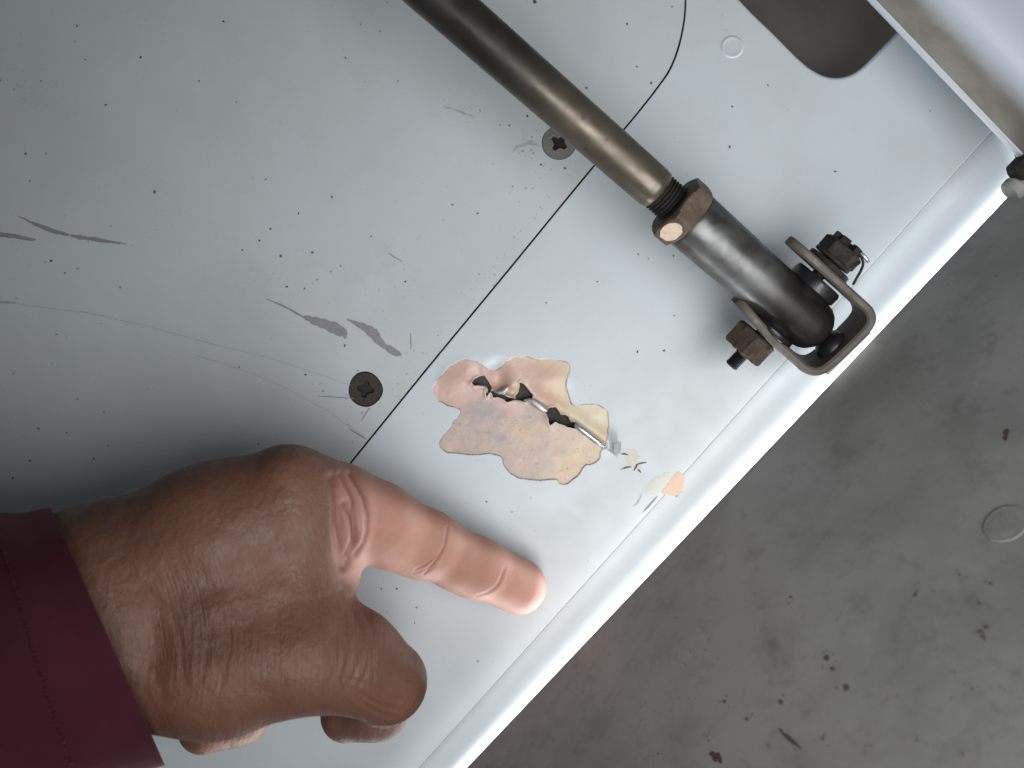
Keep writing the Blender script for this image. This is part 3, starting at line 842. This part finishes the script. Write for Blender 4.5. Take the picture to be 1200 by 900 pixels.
# ------------------------------------------------------------------ clevis bracket
brk = empty('clevis_bracket', K(80, 5), 'rusty brown U-shaped bracket holding the rod end, fixed at the edge of the dark wall', 'bracket')
outer = catmull([(-55, 60), (0, 60), (50, 60), (66, 59), (78, 52), (83, 40), (84, 20), (83, -12), (80, -30), (72, -41), (58, -46), (40, -46), (0, -45), (-55, -38)], 5, False)
T = 10.2
def offs(pts, d):
    out = []
    for i, (x, y) in enumerate(pts):
        a = pts[max(0, i - 1)]; b = pts[min(len(pts) - 1, i + 1)]
        v = Vector((b[0] - a[0], b[1] - a[1])).normalized()
        out.append((x + v.y * d, y - v.x * d))
    return out
inner_ = offs(outer, -T)
if Vector(inner_[20]).length > Vector(outer[20]).length: inner_ = offs(outer, T)
V = []; F = []
NL = len(outer)
HW = 6.2
def halfw(i):
    t = outer[i][0]
    d = (t + 57) * sB_
    return HW * math.sqrt(max(0.02, 1 - (1 - d / HW) ** 2)) if d < HW else HW
cr = .55
for i in range(NL):
    h = halfw(i)
    ox, oy = outer[i]; ix, iy = inner_[i]
    e = Vector((ix - ox, iy - oy)).normalized() * (cr / sB_)
    V += [K(ox, oy, -h + cr), K(ox + e.x, oy + e.y, -h), K(ix - e.x, iy - e.y, -h), K(ix, iy, -h + cr),
          K(ix, iy, h - cr), K(ix - e.x, iy - e.y, h), K(ox + e.x, oy + e.y, h), K(ox, oy, h - cr)]
for i in range(NL - 1):
    for k in range(8):
        k2 = (k + 1) % 8
        F.append((i * 8 + k, i * 8 + k2, (i + 1) * 8 + k2, (i + 1) * 8 + k))
F.append(tuple(range(8))); F.append(tuple((NL - 1) * 8 + k for k in range(8)))
mesh_obj('u_plate', V, F, M_bracket, brk, True, 35)
# bolt with head and washer on the upper side, nut on the lower side
bolt = lathe('bolt_shank', K(-1, -97), BB, [(0, .1), (0, 1.5), (.4, 1.9)] + [(.4 + .45 * j + d_, r_) for j in range(9) for d_, r_ in ((0, 1.6), (.22, 2.0))] + [(8, 1.8), (170 * sB_, 1.8), (170 * sB_, .1)], M_black, brk, 32, True, 30)
lathe('washer', K(0, 60), BB, [(0, 2), (0, 6.0), (.3, 6.3), (1.3, 6.2), (1.5, 5.8), (1.5, 2)], M_rustdark, brk, 40, jitter=.15)
lathe('washer', K(-2, 69), BB, [(0, 2), (0, 5.4), (.8, 5.5), (1.0, 5.2), (1.0, 2)], M_rustdark, brk, 40, jitter=.15)
hexnut('castle_nut', K(-1, 72), BB, 5.7, 4.2, 1.9, M_rustdark, brk, up=UPB, rot=.35, wear=.25)
for j in range(6):
    a_ = j * math.pi / 3 + .1
    dd = AX * math.cos(a_) + UPB * math.sin(a_)
    c0 = K(-1, 72) + BB * 3.9 + dd * 3.3
    tt = BB.cross(dd)
    V = [c0 + dd * x + tt * y * (1.15 if x > 0 else .8) + BB * z for z in (0, 2.0) for x, y in ((-.9, -1.1), (.95, -1.1), (.95, 1.1), (-.9, 1.1))]
    mesh_obj('castle_prong', V, [(0, 1, 2, 3), (7, 6, 5, 4)] + [(i, (i + 1) % 4, 4 + (i + 1) % 4, 4 + i) for i in range(4)], M_rustdark, brk)
def wire(name, pts, r, mat, parent, n=8):
    V = []; F = []
    c = [Vector(p) for p in catmull([tuple(p) for p in pts], 5, False)]
    for i, p in enumerate(c):
        d = (c[min(i + 1, len(c) - 1)] - c[max(0, i - 1)]).normalized()
        a, b, e = frame_from_axis(d)
        for k in range(n):
            th = 2 * math.pi * k / n; V.append(p + (b * math.cos(th) + e * math.sin(th)) * r)
    for i in range(len(c) - 1):
        for k in range(n):
            F.append((i * n + k, i * n + (k + 1) % n, (i + 1) * n + (k + 1) % n, (i + 1) * n + k))
    F += [tuple(range(n)), tuple(range(len(c) * n - n, len(c) * n))]
    return mesh_obj(name, V, F, mat, parent, True)
wire('cotter_pin', [K(14, 94, 2), K(24, 90, 2), K(29, 82, 2), K(34, 72, 1), K(38, 66, 0)], .38, M_rustdark, brk)
wire('cotter_pin', [K(10, 96, 2), K(20, 95, 3), K(26, 94, 3)], .5, M_bare, brk)
hexnut('lock_nut', K(-4, -47) - BB * 0, -BB, 6.6, 6.6, 1.9, M_rust, brk, up=UPB, rot=.2, wear=.5, cham=.2)
lathe('mounting_rivet', K(71, -2, 0), -AX, [(-.5, 4.0), (0, 4.5), (.6, 4.4), (1.8, 3.6), (2.6, 2.2), (2.9, .05)], M_rubber, brk, 36, True, 70)
# tab of the wall behind the bracket
tb0 = K(85, 38, 4); tb1 = K(84.5, -30, 4)
V = [tb0, tb1, tb1 - UPB * 14, tb0 - UPB * 14]
V += [v + AX * .8 for v in V]
mesh_obj('mounting_tab', V, [(0, 1, 2, 3), (7, 6, 5, 4)] + [(i, (i + 1) % 4, 4 + (i + 1) % 4, 4 + i) for i in range(4)], M_wall, wall)

# ------------------------------------------------------------------ the hand: one continuous surface grown from a distance field
def J(px, py, z): return np.array(P(px, py, z)[:], np.float32)
H = .6
lo = np.array([-158, -125, -4.0]); hi = np.array([14, 4, 88.0])
nx, ny, nz = [int(v) for v in np.ceil((hi - lo) / H)]
X = (lo[0] + H * np.arange(nx)).astype(np.float32)[:, None, None]
Y = (lo[1] + H * np.arange(ny)).astype(np.float32)[None, :, None]
Zg = (lo[2] + H * np.arange(nz)).astype(np.float32)[None, None, :]
def cone(a, b, ra, rb, sq=None):
    """tapered capsule"""
    ba = b - a; l2 = float(ba @ ba)
    px_, py_, pz_ = X - a[0], Y - a[1], Zg - a[2]
    t = np.clip((px_ * ba[0] + py_ * ba[1] + pz_ * ba[2]) / l2, 0, 1)
    d = np.sqrt((px_ - t * ba[0]) ** 2 + (py_ - t * ba[1]) ** 2 + (pz_ - t * ba[2]) ** 2)
    return d - (ra + (rb - ra) * t)
def ell(c, r):
    px_, py_, pz_ = (X - c[0]) / r[0], (Y - c[1]) / r[1], (Zg - c[2]) / r[2]
    k0 = np.sqrt(px_ ** 2 + py_ ** 2 + pz_ ** 2)
    return (k0 - 1) * min(r)
def smin(a, b, k):
    h = np.maximum(k - np.abs(a - b), 0) / k
    return np.minimum(a, b) - h * h * k * .25
# palm mass and wrist
D = cone(J(-60, 775, 56), J(115, 715, 54), 22, 20.0)                 # forearm
D = smin(D, cone(J(100, 674, 54), J(250, 625, 50), 14.2, 15.0), 10)     # index metacarpal, upper edge
D = smin(D, cone(J(250, 624, 50), J(335, 590, 47), 15.0, 13.6), 8)
D = smin(D, cone(J(150, 775, 55), J(255, 777, 54), 15.5, 15.2), 10)     # thumb metacarpal, lower edge
D = smin(D, cone(J(255, 777, 54), J(352, 762, 52), 15.0, 13.8), 8)
D = smin(D, cone(J(130, 710, 52), J(330, 680, 46), 19.0, 14.5), 10)     # web between them
D = smin(D, cone(J(120, 720, 42), J(300, 650, 34), 18, 14), 10)          # ulnar bulk, away from the camera
D = smin(D, cone(J(330, 680, 45), J(372, 668, 40), 13.0, 9.0), 8)
D = smin(D, cone(J(350, 620, 46), J(372, 650, 40), 11.5, 9.0), 6)
# thumb
D = smin(D, cone(J(352, 765, 52), J(412, 774, 47), 13.0, 11.2), 5)
D = smin(D, cone(J(412, 774, 47), J(453, 800, 42), 11.2, 10.0), 5)
th = cone(J(450, 796, 40), J(442, 828, 31), 9.0, 7.6)
th = smin(th, cone(J(442, 830, 31), J(406, 839, 29), 7.4, 6.7), 4)
D = smin(D, th, 2.2)
# index finger
ix = cone(J(345, 590, 46), J(395, 597, 40), 13.0, 11.2)
ix = smin(ix, cone(J(395, 597, 40), J(440, 611, 34), 11.0, 9.9), 4)
ix = smin(ix, cone(J(440, 611, 34), J(500, 637, 25), 9.9, 8.9), 4)
ix = smin(ix, cone(J(500, 637, 25), J(560, 665, 17.5), 8.8, 8.0), 3)
ix = smin(ix, cone(J(560, 665, 17.5), J(608, 687, 11.5), 8.0, 8.1), 3)
ix = smin(ix, cone(J(462, 632, 30), J(488, 642, 26), 8.2, 7.8), 3)
ix = smin(ix, cone(J(535, 661, 20.5), J(550, 668, 18), 7.3, 7.0), 3)
D = smin(D, ix + .35, 4)
# curled middle, ring and little fingers under the palm
def finger(pts, rs, k=3):
    d = None
    for i in range(len(pts) - 1):
        c_ = cone(J(*pts[i]), J(*pts[i + 1]), rs[i], rs[i + 1]); d = c_ if d is None else smin(d, c_, k)
    return d
D = smin(D, finger([(320, 630, 32), (352, 705, 26), (320, 790, 26), (262, 800, 30)], [10, 9, 8, 7.2]), 3)
D = smin(D, finger([(270, 640, 26), (330, 720, 17), (282, 838, 20), (240, 852, 26)], [9.5, 8.6, 7.4, 6.9]), 2)
D = smin(D, finger([(215, 660, 24), (250, 730, 12), (215, 812, 14), (200, 812, 24)], [9, 8, 7, 6.5]), 2)
D = np.asarray(D, np.float32)

def surface_nets(D, lo, H):
    s = D < 0
    nx, ny, nz = D.shape
    acc = np.zeros((nx - 1, ny - 1, nz - 1, 3), np.float32); cnt = np.zeros((nx - 1, ny - 1, nz - 1), np.float32)
    corners = [(i, j, k) for i in (0, 1) for j in (0, 1) for k in (0, 1)]
    sl = lambda c: (slice(c[0], nx - 1 + c[0]), slice(c[1], ny - 1 + c[1]), slice(c[2], nz - 1 + c[2]))
    act = np.zeros((nx - 1, ny - 1, nz - 1), bool)
    tot = np.zeros(act.shape, np.int8)
    for c in corners: tot += s[sl(c)]
    act = (tot > 0) & (tot < 8)
    ii, jj, kk = np.nonzero(act)
    pos = np.zeros((len(ii), 3)); n = np.zeros(len(ii))
    for c in corners:
        for ax in range(3):
            if c[ax] == 1: continue
            c2 = list(c); c2[ax] = 1
            a = D[ii + c[0], jj + c[1], kk + c[2]]; b = D[ii + c2[0], jj + c2[1], kk + c2[2]]
            x = (a < 0) != (b < 0)
            t = np.where(x, a / np.where(x, a - b, 1), 0)
            pp = np.tile(np.array(c, float), (len(ii), 1)); pp[:, ax] = t
            pos += pp * x[:, None]; n += x
    pos = pos / n[:, None] + np.stack([ii, jj, kk], 1)
    ids = -np.ones(act.shape, np.int64); ids[ii, jj, kk] = np.arange(len(ii))
    quads = []
    for ax in range(3):
        o1, o2 = [(1, 2), (2, 0), (0, 1)][ax]
        a = s; sh = [slice(None)] * 3; sh2 = [slice(None)] * 3
        sh[ax] = slice(0, -1); sh2[ax] = slice(1, None)
        x = s[tuple(sh)] != s[tuple(sh2)]
        e = np.stack(np.nonzero(x), 1)
        ok = (e[:, o1] > 0) & (e[:, o2] > 0) & (e[:, o1] < D.shape[o1] - 1) & (e[:, o2] < D.shape[o2] - 1)
        e = e[ok]
        ins = s[tuple(e.T)]
        def cell(d1, d2):
            q_ = e.copy(); q_[:, o1] -= d1; q_[:, o2] -= d2
            return ids[tuple(q_.T)]
        qd = np.stack([cell(1, 1), cell(0, 1), cell(0, 0), cell(1, 0)], 1)
        qd[~ins] = qd[~ins][:, ::-1]
        quads.append(qd)
    return pos * H + lo, np.concatenate(quads)
HV, HF = surface_nets(D, lo, H)
# relax a little
def relax(V, F, it=3, f=.5):
    for _ in range(it):
        acc = np.zeros_like(V); c = np.zeros(len(V))
        for k in range(4):
            a, b = F[:, k], F[:, (k + 1) % 4]
            for d in range(3):
                acc[:, d] += np.bincount(a, V[b, d], len(V)) + np.bincount(b, V[a, d], len(V))
            c += np.bincount(a, minlength=len(V)) + np.bincount(b, minlength=len(V))
        V = V * (1 - f) + acc / c[:, None] * f
    return V
def normals(V, F):
    n = np.cross(V[F[:, 2]] - V[F[:, 0]], V[F[:, 3]] - V[F[:, 1]])
    N_ = np.zeros_like(V)
    for k in range(4):
        for d in range(3): N_[:, d] += np.bincount(F[:, k], n[:, d], len(V))
    return N_ / (np.linalg.norm(N_, axis=1)[:, None] + 1e-9)
HV = relax(HV, HF, 4)
# one split of every quad for finer skin relief
def split(V, F):
    E = np.concatenate([np.stack([F[:, k], F[:, (k + 1) % 4]], 1) for k in range(4)])
    E = np.sort(E, 1); key = E[:, 0].astype(np.int64) * len(V) + E[:, 1]
    u, inv = np.unique(key, return_inverse=True)
    em = (V[u // len(V)] + V[u % len(V)]) / 2
    fc = V[F].mean(1)
    nv = len(V); ne = len(em); nf = len(F)
    inv = inv.reshape(4, nf).T + nv
    ci = np.arange(nf) + nv + ne
    q_ = [np.stack([F[:, k], inv[:, k], ci, inv[:, (k - 1) % 4]], 1) for k in range(4)]
    return np.concatenate([V, em, fc]), np.concatenate(q_)
HV, HF = split(HV, HF)
HV = relax(HV, HF, 2)
HN = normals(HV, HF)
if (HN * (HV - HV.mean(0))).sum() < 0: HF = HF[:, ::-1]; HN = -HN
sx = CAM_W / 1200 * (CAM_D - HV[:, 2]) / CAM_D
hx = HV[:, 0] / sx + 600; hy = 450 - HV[:, 1] / sx
facing = np.clip(((np.array([0, 0, CAM_D]) - HV) * HN).sum(1) / 60, 0, 1)
# creases given where they run over the skin
creases = [  # points, depth mm, width px
    ([(591, 667), (584, 684), (572, 694), (558, 699)], .4, 1.8),
    ([(524, 618), (521, 638), (512, 655), (498, 672)], .4, 1.7),
    ([(518, 645), (504, 658), (486, 668)], .3, 1.5), ([(514, 655), (500, 666), (484, 672)], .3, 1.4), ([(510, 664), (497, 672)], .28, 1.3),
    ([(388, 560), (396, 585), (401, 612), (400, 640), (403, 664)], 1.5, 5.0),
    ([(398, 556), (410, 578), (414, 600), (412, 625), (406, 650)], .7, 3.0),
    ([(410, 556), (424, 578), (430, 604), (426, 628), (416, 650)], .8, 3.2),
    ([(404, 590), (412, 610), (414, 634), (408, 660)], .9, 4.0),
    ([(376, 700), (392, 730), (396, 765), (386, 800)], .35, 3.0), ([(388, 696), (404, 726), (410, 760), (402, 795)], .45, 3.0), ([(400, 692), (418, 724), (424, 758), (412, 800)], .40, 3.0),
    ([(412, 700), (431, 730), (437, 765), (420, 806)], .28, 3.0),
    ([(402, 800), (420, 812), (445, 826), (470, 832)], .5, 3.0), ([(404, 806), (422, 822), (446, 836), (466, 840)], .45, 3.0), ([(400, 795), (430, 802), (458, 815), (480, 820)], .3, 3.0),
    ([(230, 700), (240, 730), (243, 765), (236, 800)], .35, 4), ([(250, 698), (262, 730), (266, 765), (258, 805)], .30, 4), ([(272, 702), (284, 735), (287, 768), (280, 805)], .30, 4),
    ([(165, 690), (200, 720), (215, 760), (215, 800)], .45, 6), ([(150, 770), (180, 790), (190, 820)], .35, 5)]
disp = np.zeros(len(HV)); crs = np.zeros(len(HV))
wob = fbm(hx / 9 + 40, hy / 9 + 40, 111) * 5
for pts, dep, w in creases:
    pts = catmull(pts, 5, False)
    d_ = np.full(len(HV), 1e9)
    for (ax, ay), (bx, by) in zip(pts[:-1], pts[1:]): d_ = np.minimum(d_, seg_d(hx + wob * .4, hy, ax, ay, bx, by))
    g_ = np.exp(-(d_ / w) ** 2) * (facing > .02)
    disp -= np.where(hx > 450, .25, .5) * dep * g_ ; crs = np.maximum(crs, g_ * min(1, dep / .7))
    disp += dep * .07 * np.exp(-((d_ - w * 2.0) / (w * 1.1)) ** 2) * (facing > .02)
# knuckle bump, tendon, soft lumps
for (cx, cy, rx, ry, a_) in [(332, 545, 34, 22, 1.3), (258, 715, 26, 20, 1.0), (320, 770, 60, 30, .8), (200, 650, 60, 24, .6), (480, 790, 18, 30, .6), (420, 620, 10, 22, 1.1), (395, 610, 6, 26, -1.2), (180, 760, 22, 34, -1.4), (440, 735, 16, 26, .5)]:
    disp += a_ * np.exp(-((hx - cx) / rx) ** 2 - ((hy - cy) / ry) ** 2) * facing
disp += fbm(hx / 30, hy / 30, 120) * .8 * facing * np.clip((400 - hx) / 60, .15, 1)
HV = HV + HN * disp[:, None]
# pale underside skin: the index finger, inside of the web, thumb tip and hidden fingers
ss = lambda v, a, b: (lambda t: t * t * (3 - 2 * t))(np.clip((v - a) / (b - a), 0, 1))
pale = ss(hx + (hy - 600) * .12, 388, 418) * ss(-(hy - (hx - 400) * .45), -720, -690)
pale = ss(hx + (hy - 600) * .05, 386, 404) * ss(-(hy - (hx - 400) * .55), -688, -655)
pale = pale * (1 - .55 * ss(-(hy - (545 + (hx - 400) * .5)), -22, 0))   # dorsal edge stays browner
low_f = (HV[:, 2] < 33) & (hx < 500) & (hy > 780)
pale = np.maximum(pale, np.where(low_f, .08, 0))
tipr = ss(hx, 540, 640)
pale = np.maximum(pale, 0)
center = np.array([-60., 765.])
arc = np.hypot(hx - center[0], (hy - center[1]) * 1.0) * .2
ang = np.arctan2(hy - center[1], hx - center[0]) * 60
wr_amp = .35 + .9 * np.exp(-((hx - 405) / 34) ** 2 - ((hy - 745) / 60) ** 2) + .9 * np.exp(-((hx - 250) / 60) ** 2 - ((hy - 740) / 60) ** 2)
wr_amp *= .75; wr_amp *= 1 - .97 * np.clip(pale * 1.3, 0, 1)

n = NT('skin')
dors = n.mix(n.ramp(n.noise(45, 4, .6), .35, .7), (0.142, 0.064, 0.039, 1), (0.112, 0.049, 0.030, 1))
dors = n.mix(n.ramp(n.noise(30, 3, .5, n.mapping((1, 1, 1), (1, .4, .2))), .45, .7, 0, .5), dors, (0.165, 0.078, 0.055, 1))
palec = n.mix(n.ramp(n.noise(70, 4, .6), .35, .7), (0.35, 0.172, 0.125, 1), (0.30, 0.145, 0.105, 1))
palec = n.mix(n.attr('tip'), palec, (0.37, 0.185, 0.14, 1))
c = n.mix(n.attr('pale'), dors, palec)
c = n.mix(n.math('MULTIPLY', n.attr('crease'), .75), c, (0.14, 0.055, 0.036, 1))
wv = n.attr('wrk', 'Vector')
w1 = n.noise(1.0, 3, .55, n.mapping((1.0, .12, 0), (0, 0, 0), wv))
w2 = n.noise(1.0, 3, .6, n.mapping((2.0, .35, 0), (0, 0, 0), wv))
cell = n.voro(1100, 'F1'); 
cell2 = n.voro(1900, 'F1')
am = n.attr('wamp')
c = n.mix(n.math('MULTIPLY', n.ramp(w2, .42, .58, .3, 0), am), c, (0.09, 0.045, 0.03, 1))
h1 = n.math('MULTIPLY', w1, am); h2 = n.math('MULTIPLY', w2, am)
nb = n.bump(h1, .7, .0009)
nb = n.bump(h2, .6, .0004, nb)
nb = n.bump(n.math('MULTIPLY', cell, n.math('ADD', n.math('MULTIPLY', n.attr('pale'), -.8), 1.0)), .35, .00022, nb)
nb = n.bump(cell2, .2, .0001, nb)
M_skin = n.done(c, n.ramp(n.noise(200, 4, .6), .3, .7, .48, .64), 0, nb, .4)
n.b.inputs['Subsurface Weight'].default_value = .07
n.b.inputs['Subsurface Radius'].default_value = (1, .35, .2)
n.b.inputs['Subsurface Scale'].default_value = .002

person = empty('person', P(60, 740, 55), 'brown-skinned hand in a dark maroon sleeve, index finger pointing below the torn patch', 'person')
hand = mesh_obj('hand', HV, HF, M_skin, person, True)
for nm_, arr in (('pale', pale), ('crease', crs), ('tip', tipr), ('wamp', wr_amp)):
    at = hand.data.attributes.new(nm_, 'FLOAT', 'POINT'); at.data.foreach_set('value', arr.astype(np.float32))
at = hand.data.attributes.new('wrk', 'FLOAT_VECTOR', 'POINT')
at.data.foreach_set('vector', np.stack([arc, ang, HV[:, 2]], 1).astype(np.float32).ravel())

# sleeve: lofted rings, folded back inside at the cuff
n = NT('maroon_cloth')
wv = n.N.new('ShaderNodeTexWave'); wv.inputs['Scale'].default_value = 900; wv.inputs['Distortion'].default_value = 1; n.link(n.mapping((1, .35, 1), (0, 0, .4)), wv.inputs['Vector'])
wv2 = n.N.new('ShaderNodeTexWave'); wv2.inputs['Scale'].default_value = 900; wv2.bands_direction = 'Y'; n.link(n.co, wv2.inputs['Vector'])
c = n.mix(n.ramp(n.noise(25, 5, .6), .35, .7), (0.052, 0.0065, 0.0145, 1), (0.036, 0.0045, 0.010, 1))
c = n.mix(n.math('MULTIPLY', wv.outputs[1], .25), c, (0.03, 0.004, 0.008, 1))
nb = n.bump(n.noise(45, 4, .55, n.mapping((1, .5, 1), (0, 0, .4))), .6, .002)
nb = n.bump(n.math('ADD', wv.outputs[1], wv2.outputs[1]), .3, .00015, nb)
M_cloth = n.done(c, .85, 0, nb, .25)
n.b.inputs['Sheen Weight'].default_value = .25
n.b.inputs['Sheen Tint'].default_value = (.8, .3, .35, 1)
n.b.inputs['Sheen Roughness'].default_value = .4
def ring(cx, cy, z, dx, dy, half, depth, n_=96, seed=0, shrink=0):
    """ellipse in the plane spanned by px direction (dx,dy) and z"""
    d = Vector((dx, dy)).normalized()
    out = []
    for i in range(n_):
        a = 2 * math.pi * i / n_
        ca, sa = math.cos(a), math.sin(a)
        s = S(z)
        p = P(cx + d.x * ca * (half - shrink / s), cy + d.y * ca * (half - shrink / s), z + sa * (depth - shrink))
        out.append(p)
    return out
R_ = []
st = [  # centre px, z, direction of the long axis, half length px, half depth mm
    (128, 748, 57, 138, 312, 170, 29), (112, 751, 57, 132, 314, 170, 29.5), (88, 757, 57, 124, 316, 170, 30.5), (50, 764, 58, 110, 318, 173, 32), (0, 773, 58, 92, 320, 178, 33.5),
    (-60, 783, 59, 70, 322, 186, 35), (-140, 796, 60, 45, 322, 195, 37), (-260, 815, 62, 20, 322, 205, 40), (-420, 840, 64, 0, 322, 215, 42)]
inn = ring(122, 749, 57, 138, 312, 160, 26); edge0 = ring(127, 748, 57, 138, 312, 166, 28)
R_ = [ring(60, 765, 57, 120, 315, 160, 27), inn, edge0]
st2 = catmull(st, 5, False)
for k, s in enumerate(st2): R_.append(ring(s[0], s[1], s[2], s[3], s[4], s[5], s[6]))
V = []; F = []
for k, r in enumerate(R_):
    for i, p in enumerate(r):
        q_ = p.copy()
        a = 2 * math.pi * i / 96
        cen = sum(r, Vector()) / len(r)
        dn = (p - cen).normalized()
        wv_ = 2.1 * mnoise.noise(Vector((p.x * .035, p.y * .035, p.z * .03))) + .5 * mnoise.noise(Vector((p.x * .1, p.y * .1, p.z * .05)))
        q_ += dn * wv_ * (1 if k > 2 else .9)
        V.append(q_)
ns = 96
for k in range(len(R_) - 1):
    for i in range(ns):
        F.append((k * ns + i, k * ns + (i + 1) % ns, (k + 1) * ns + (i + 1) % ns, (k + 1) * ns + i))
slv = mesh_obj('sleeve', V, F, M_cloth, person, True)
sb = slv.modifiers.new('smooth', 'SUBSURF'); sb.levels = 1; sb.render_levels = 1
# hem stitching: small thread loops round the cuff
def on_sleeve(px, py):
    """where the view ray through the pixel first meets the sleeve rings (camera side)"""
    best = None
    for v in V:
        x, y = to_px(v)
        d = (x - px) ** 2 + (y - py) ** 2
        if v.z > 60 and (best is None or d < best[0]): best = (d, v)
    return best[1].z
stitch = catmull([(2, 640), (14, 676), (30, 730), (46, 785), (66, 845), (88, 905)], 10, False)
for i in range(0, len(stitch) - 1):
    (x0, y0), (x1, y1) = stitch[i], stitch[i + 1]
    z0 = on_sleeve(x0, y0) + .1; z1 = on_sleeve(x1, y1) + .1
    a = P(x0, y0, z0); b = P(x1, y1, z1); m_ = a.lerp(b, .5) + Vector((0, 0, .25))
    a2 = a.lerp(b, .12); b2 = a.lerp(b, .78)
    w = wire('stitch', [a2, a2.lerp(b2, .5) + Vector((0, 0, .25)), b2], .22, M_cloth, None, 6)
    w.data.transform(Matrix.Translation(-world_off(slv))); w.parent = slv
print('hand verts', len(HV), 'faces', len(HF))
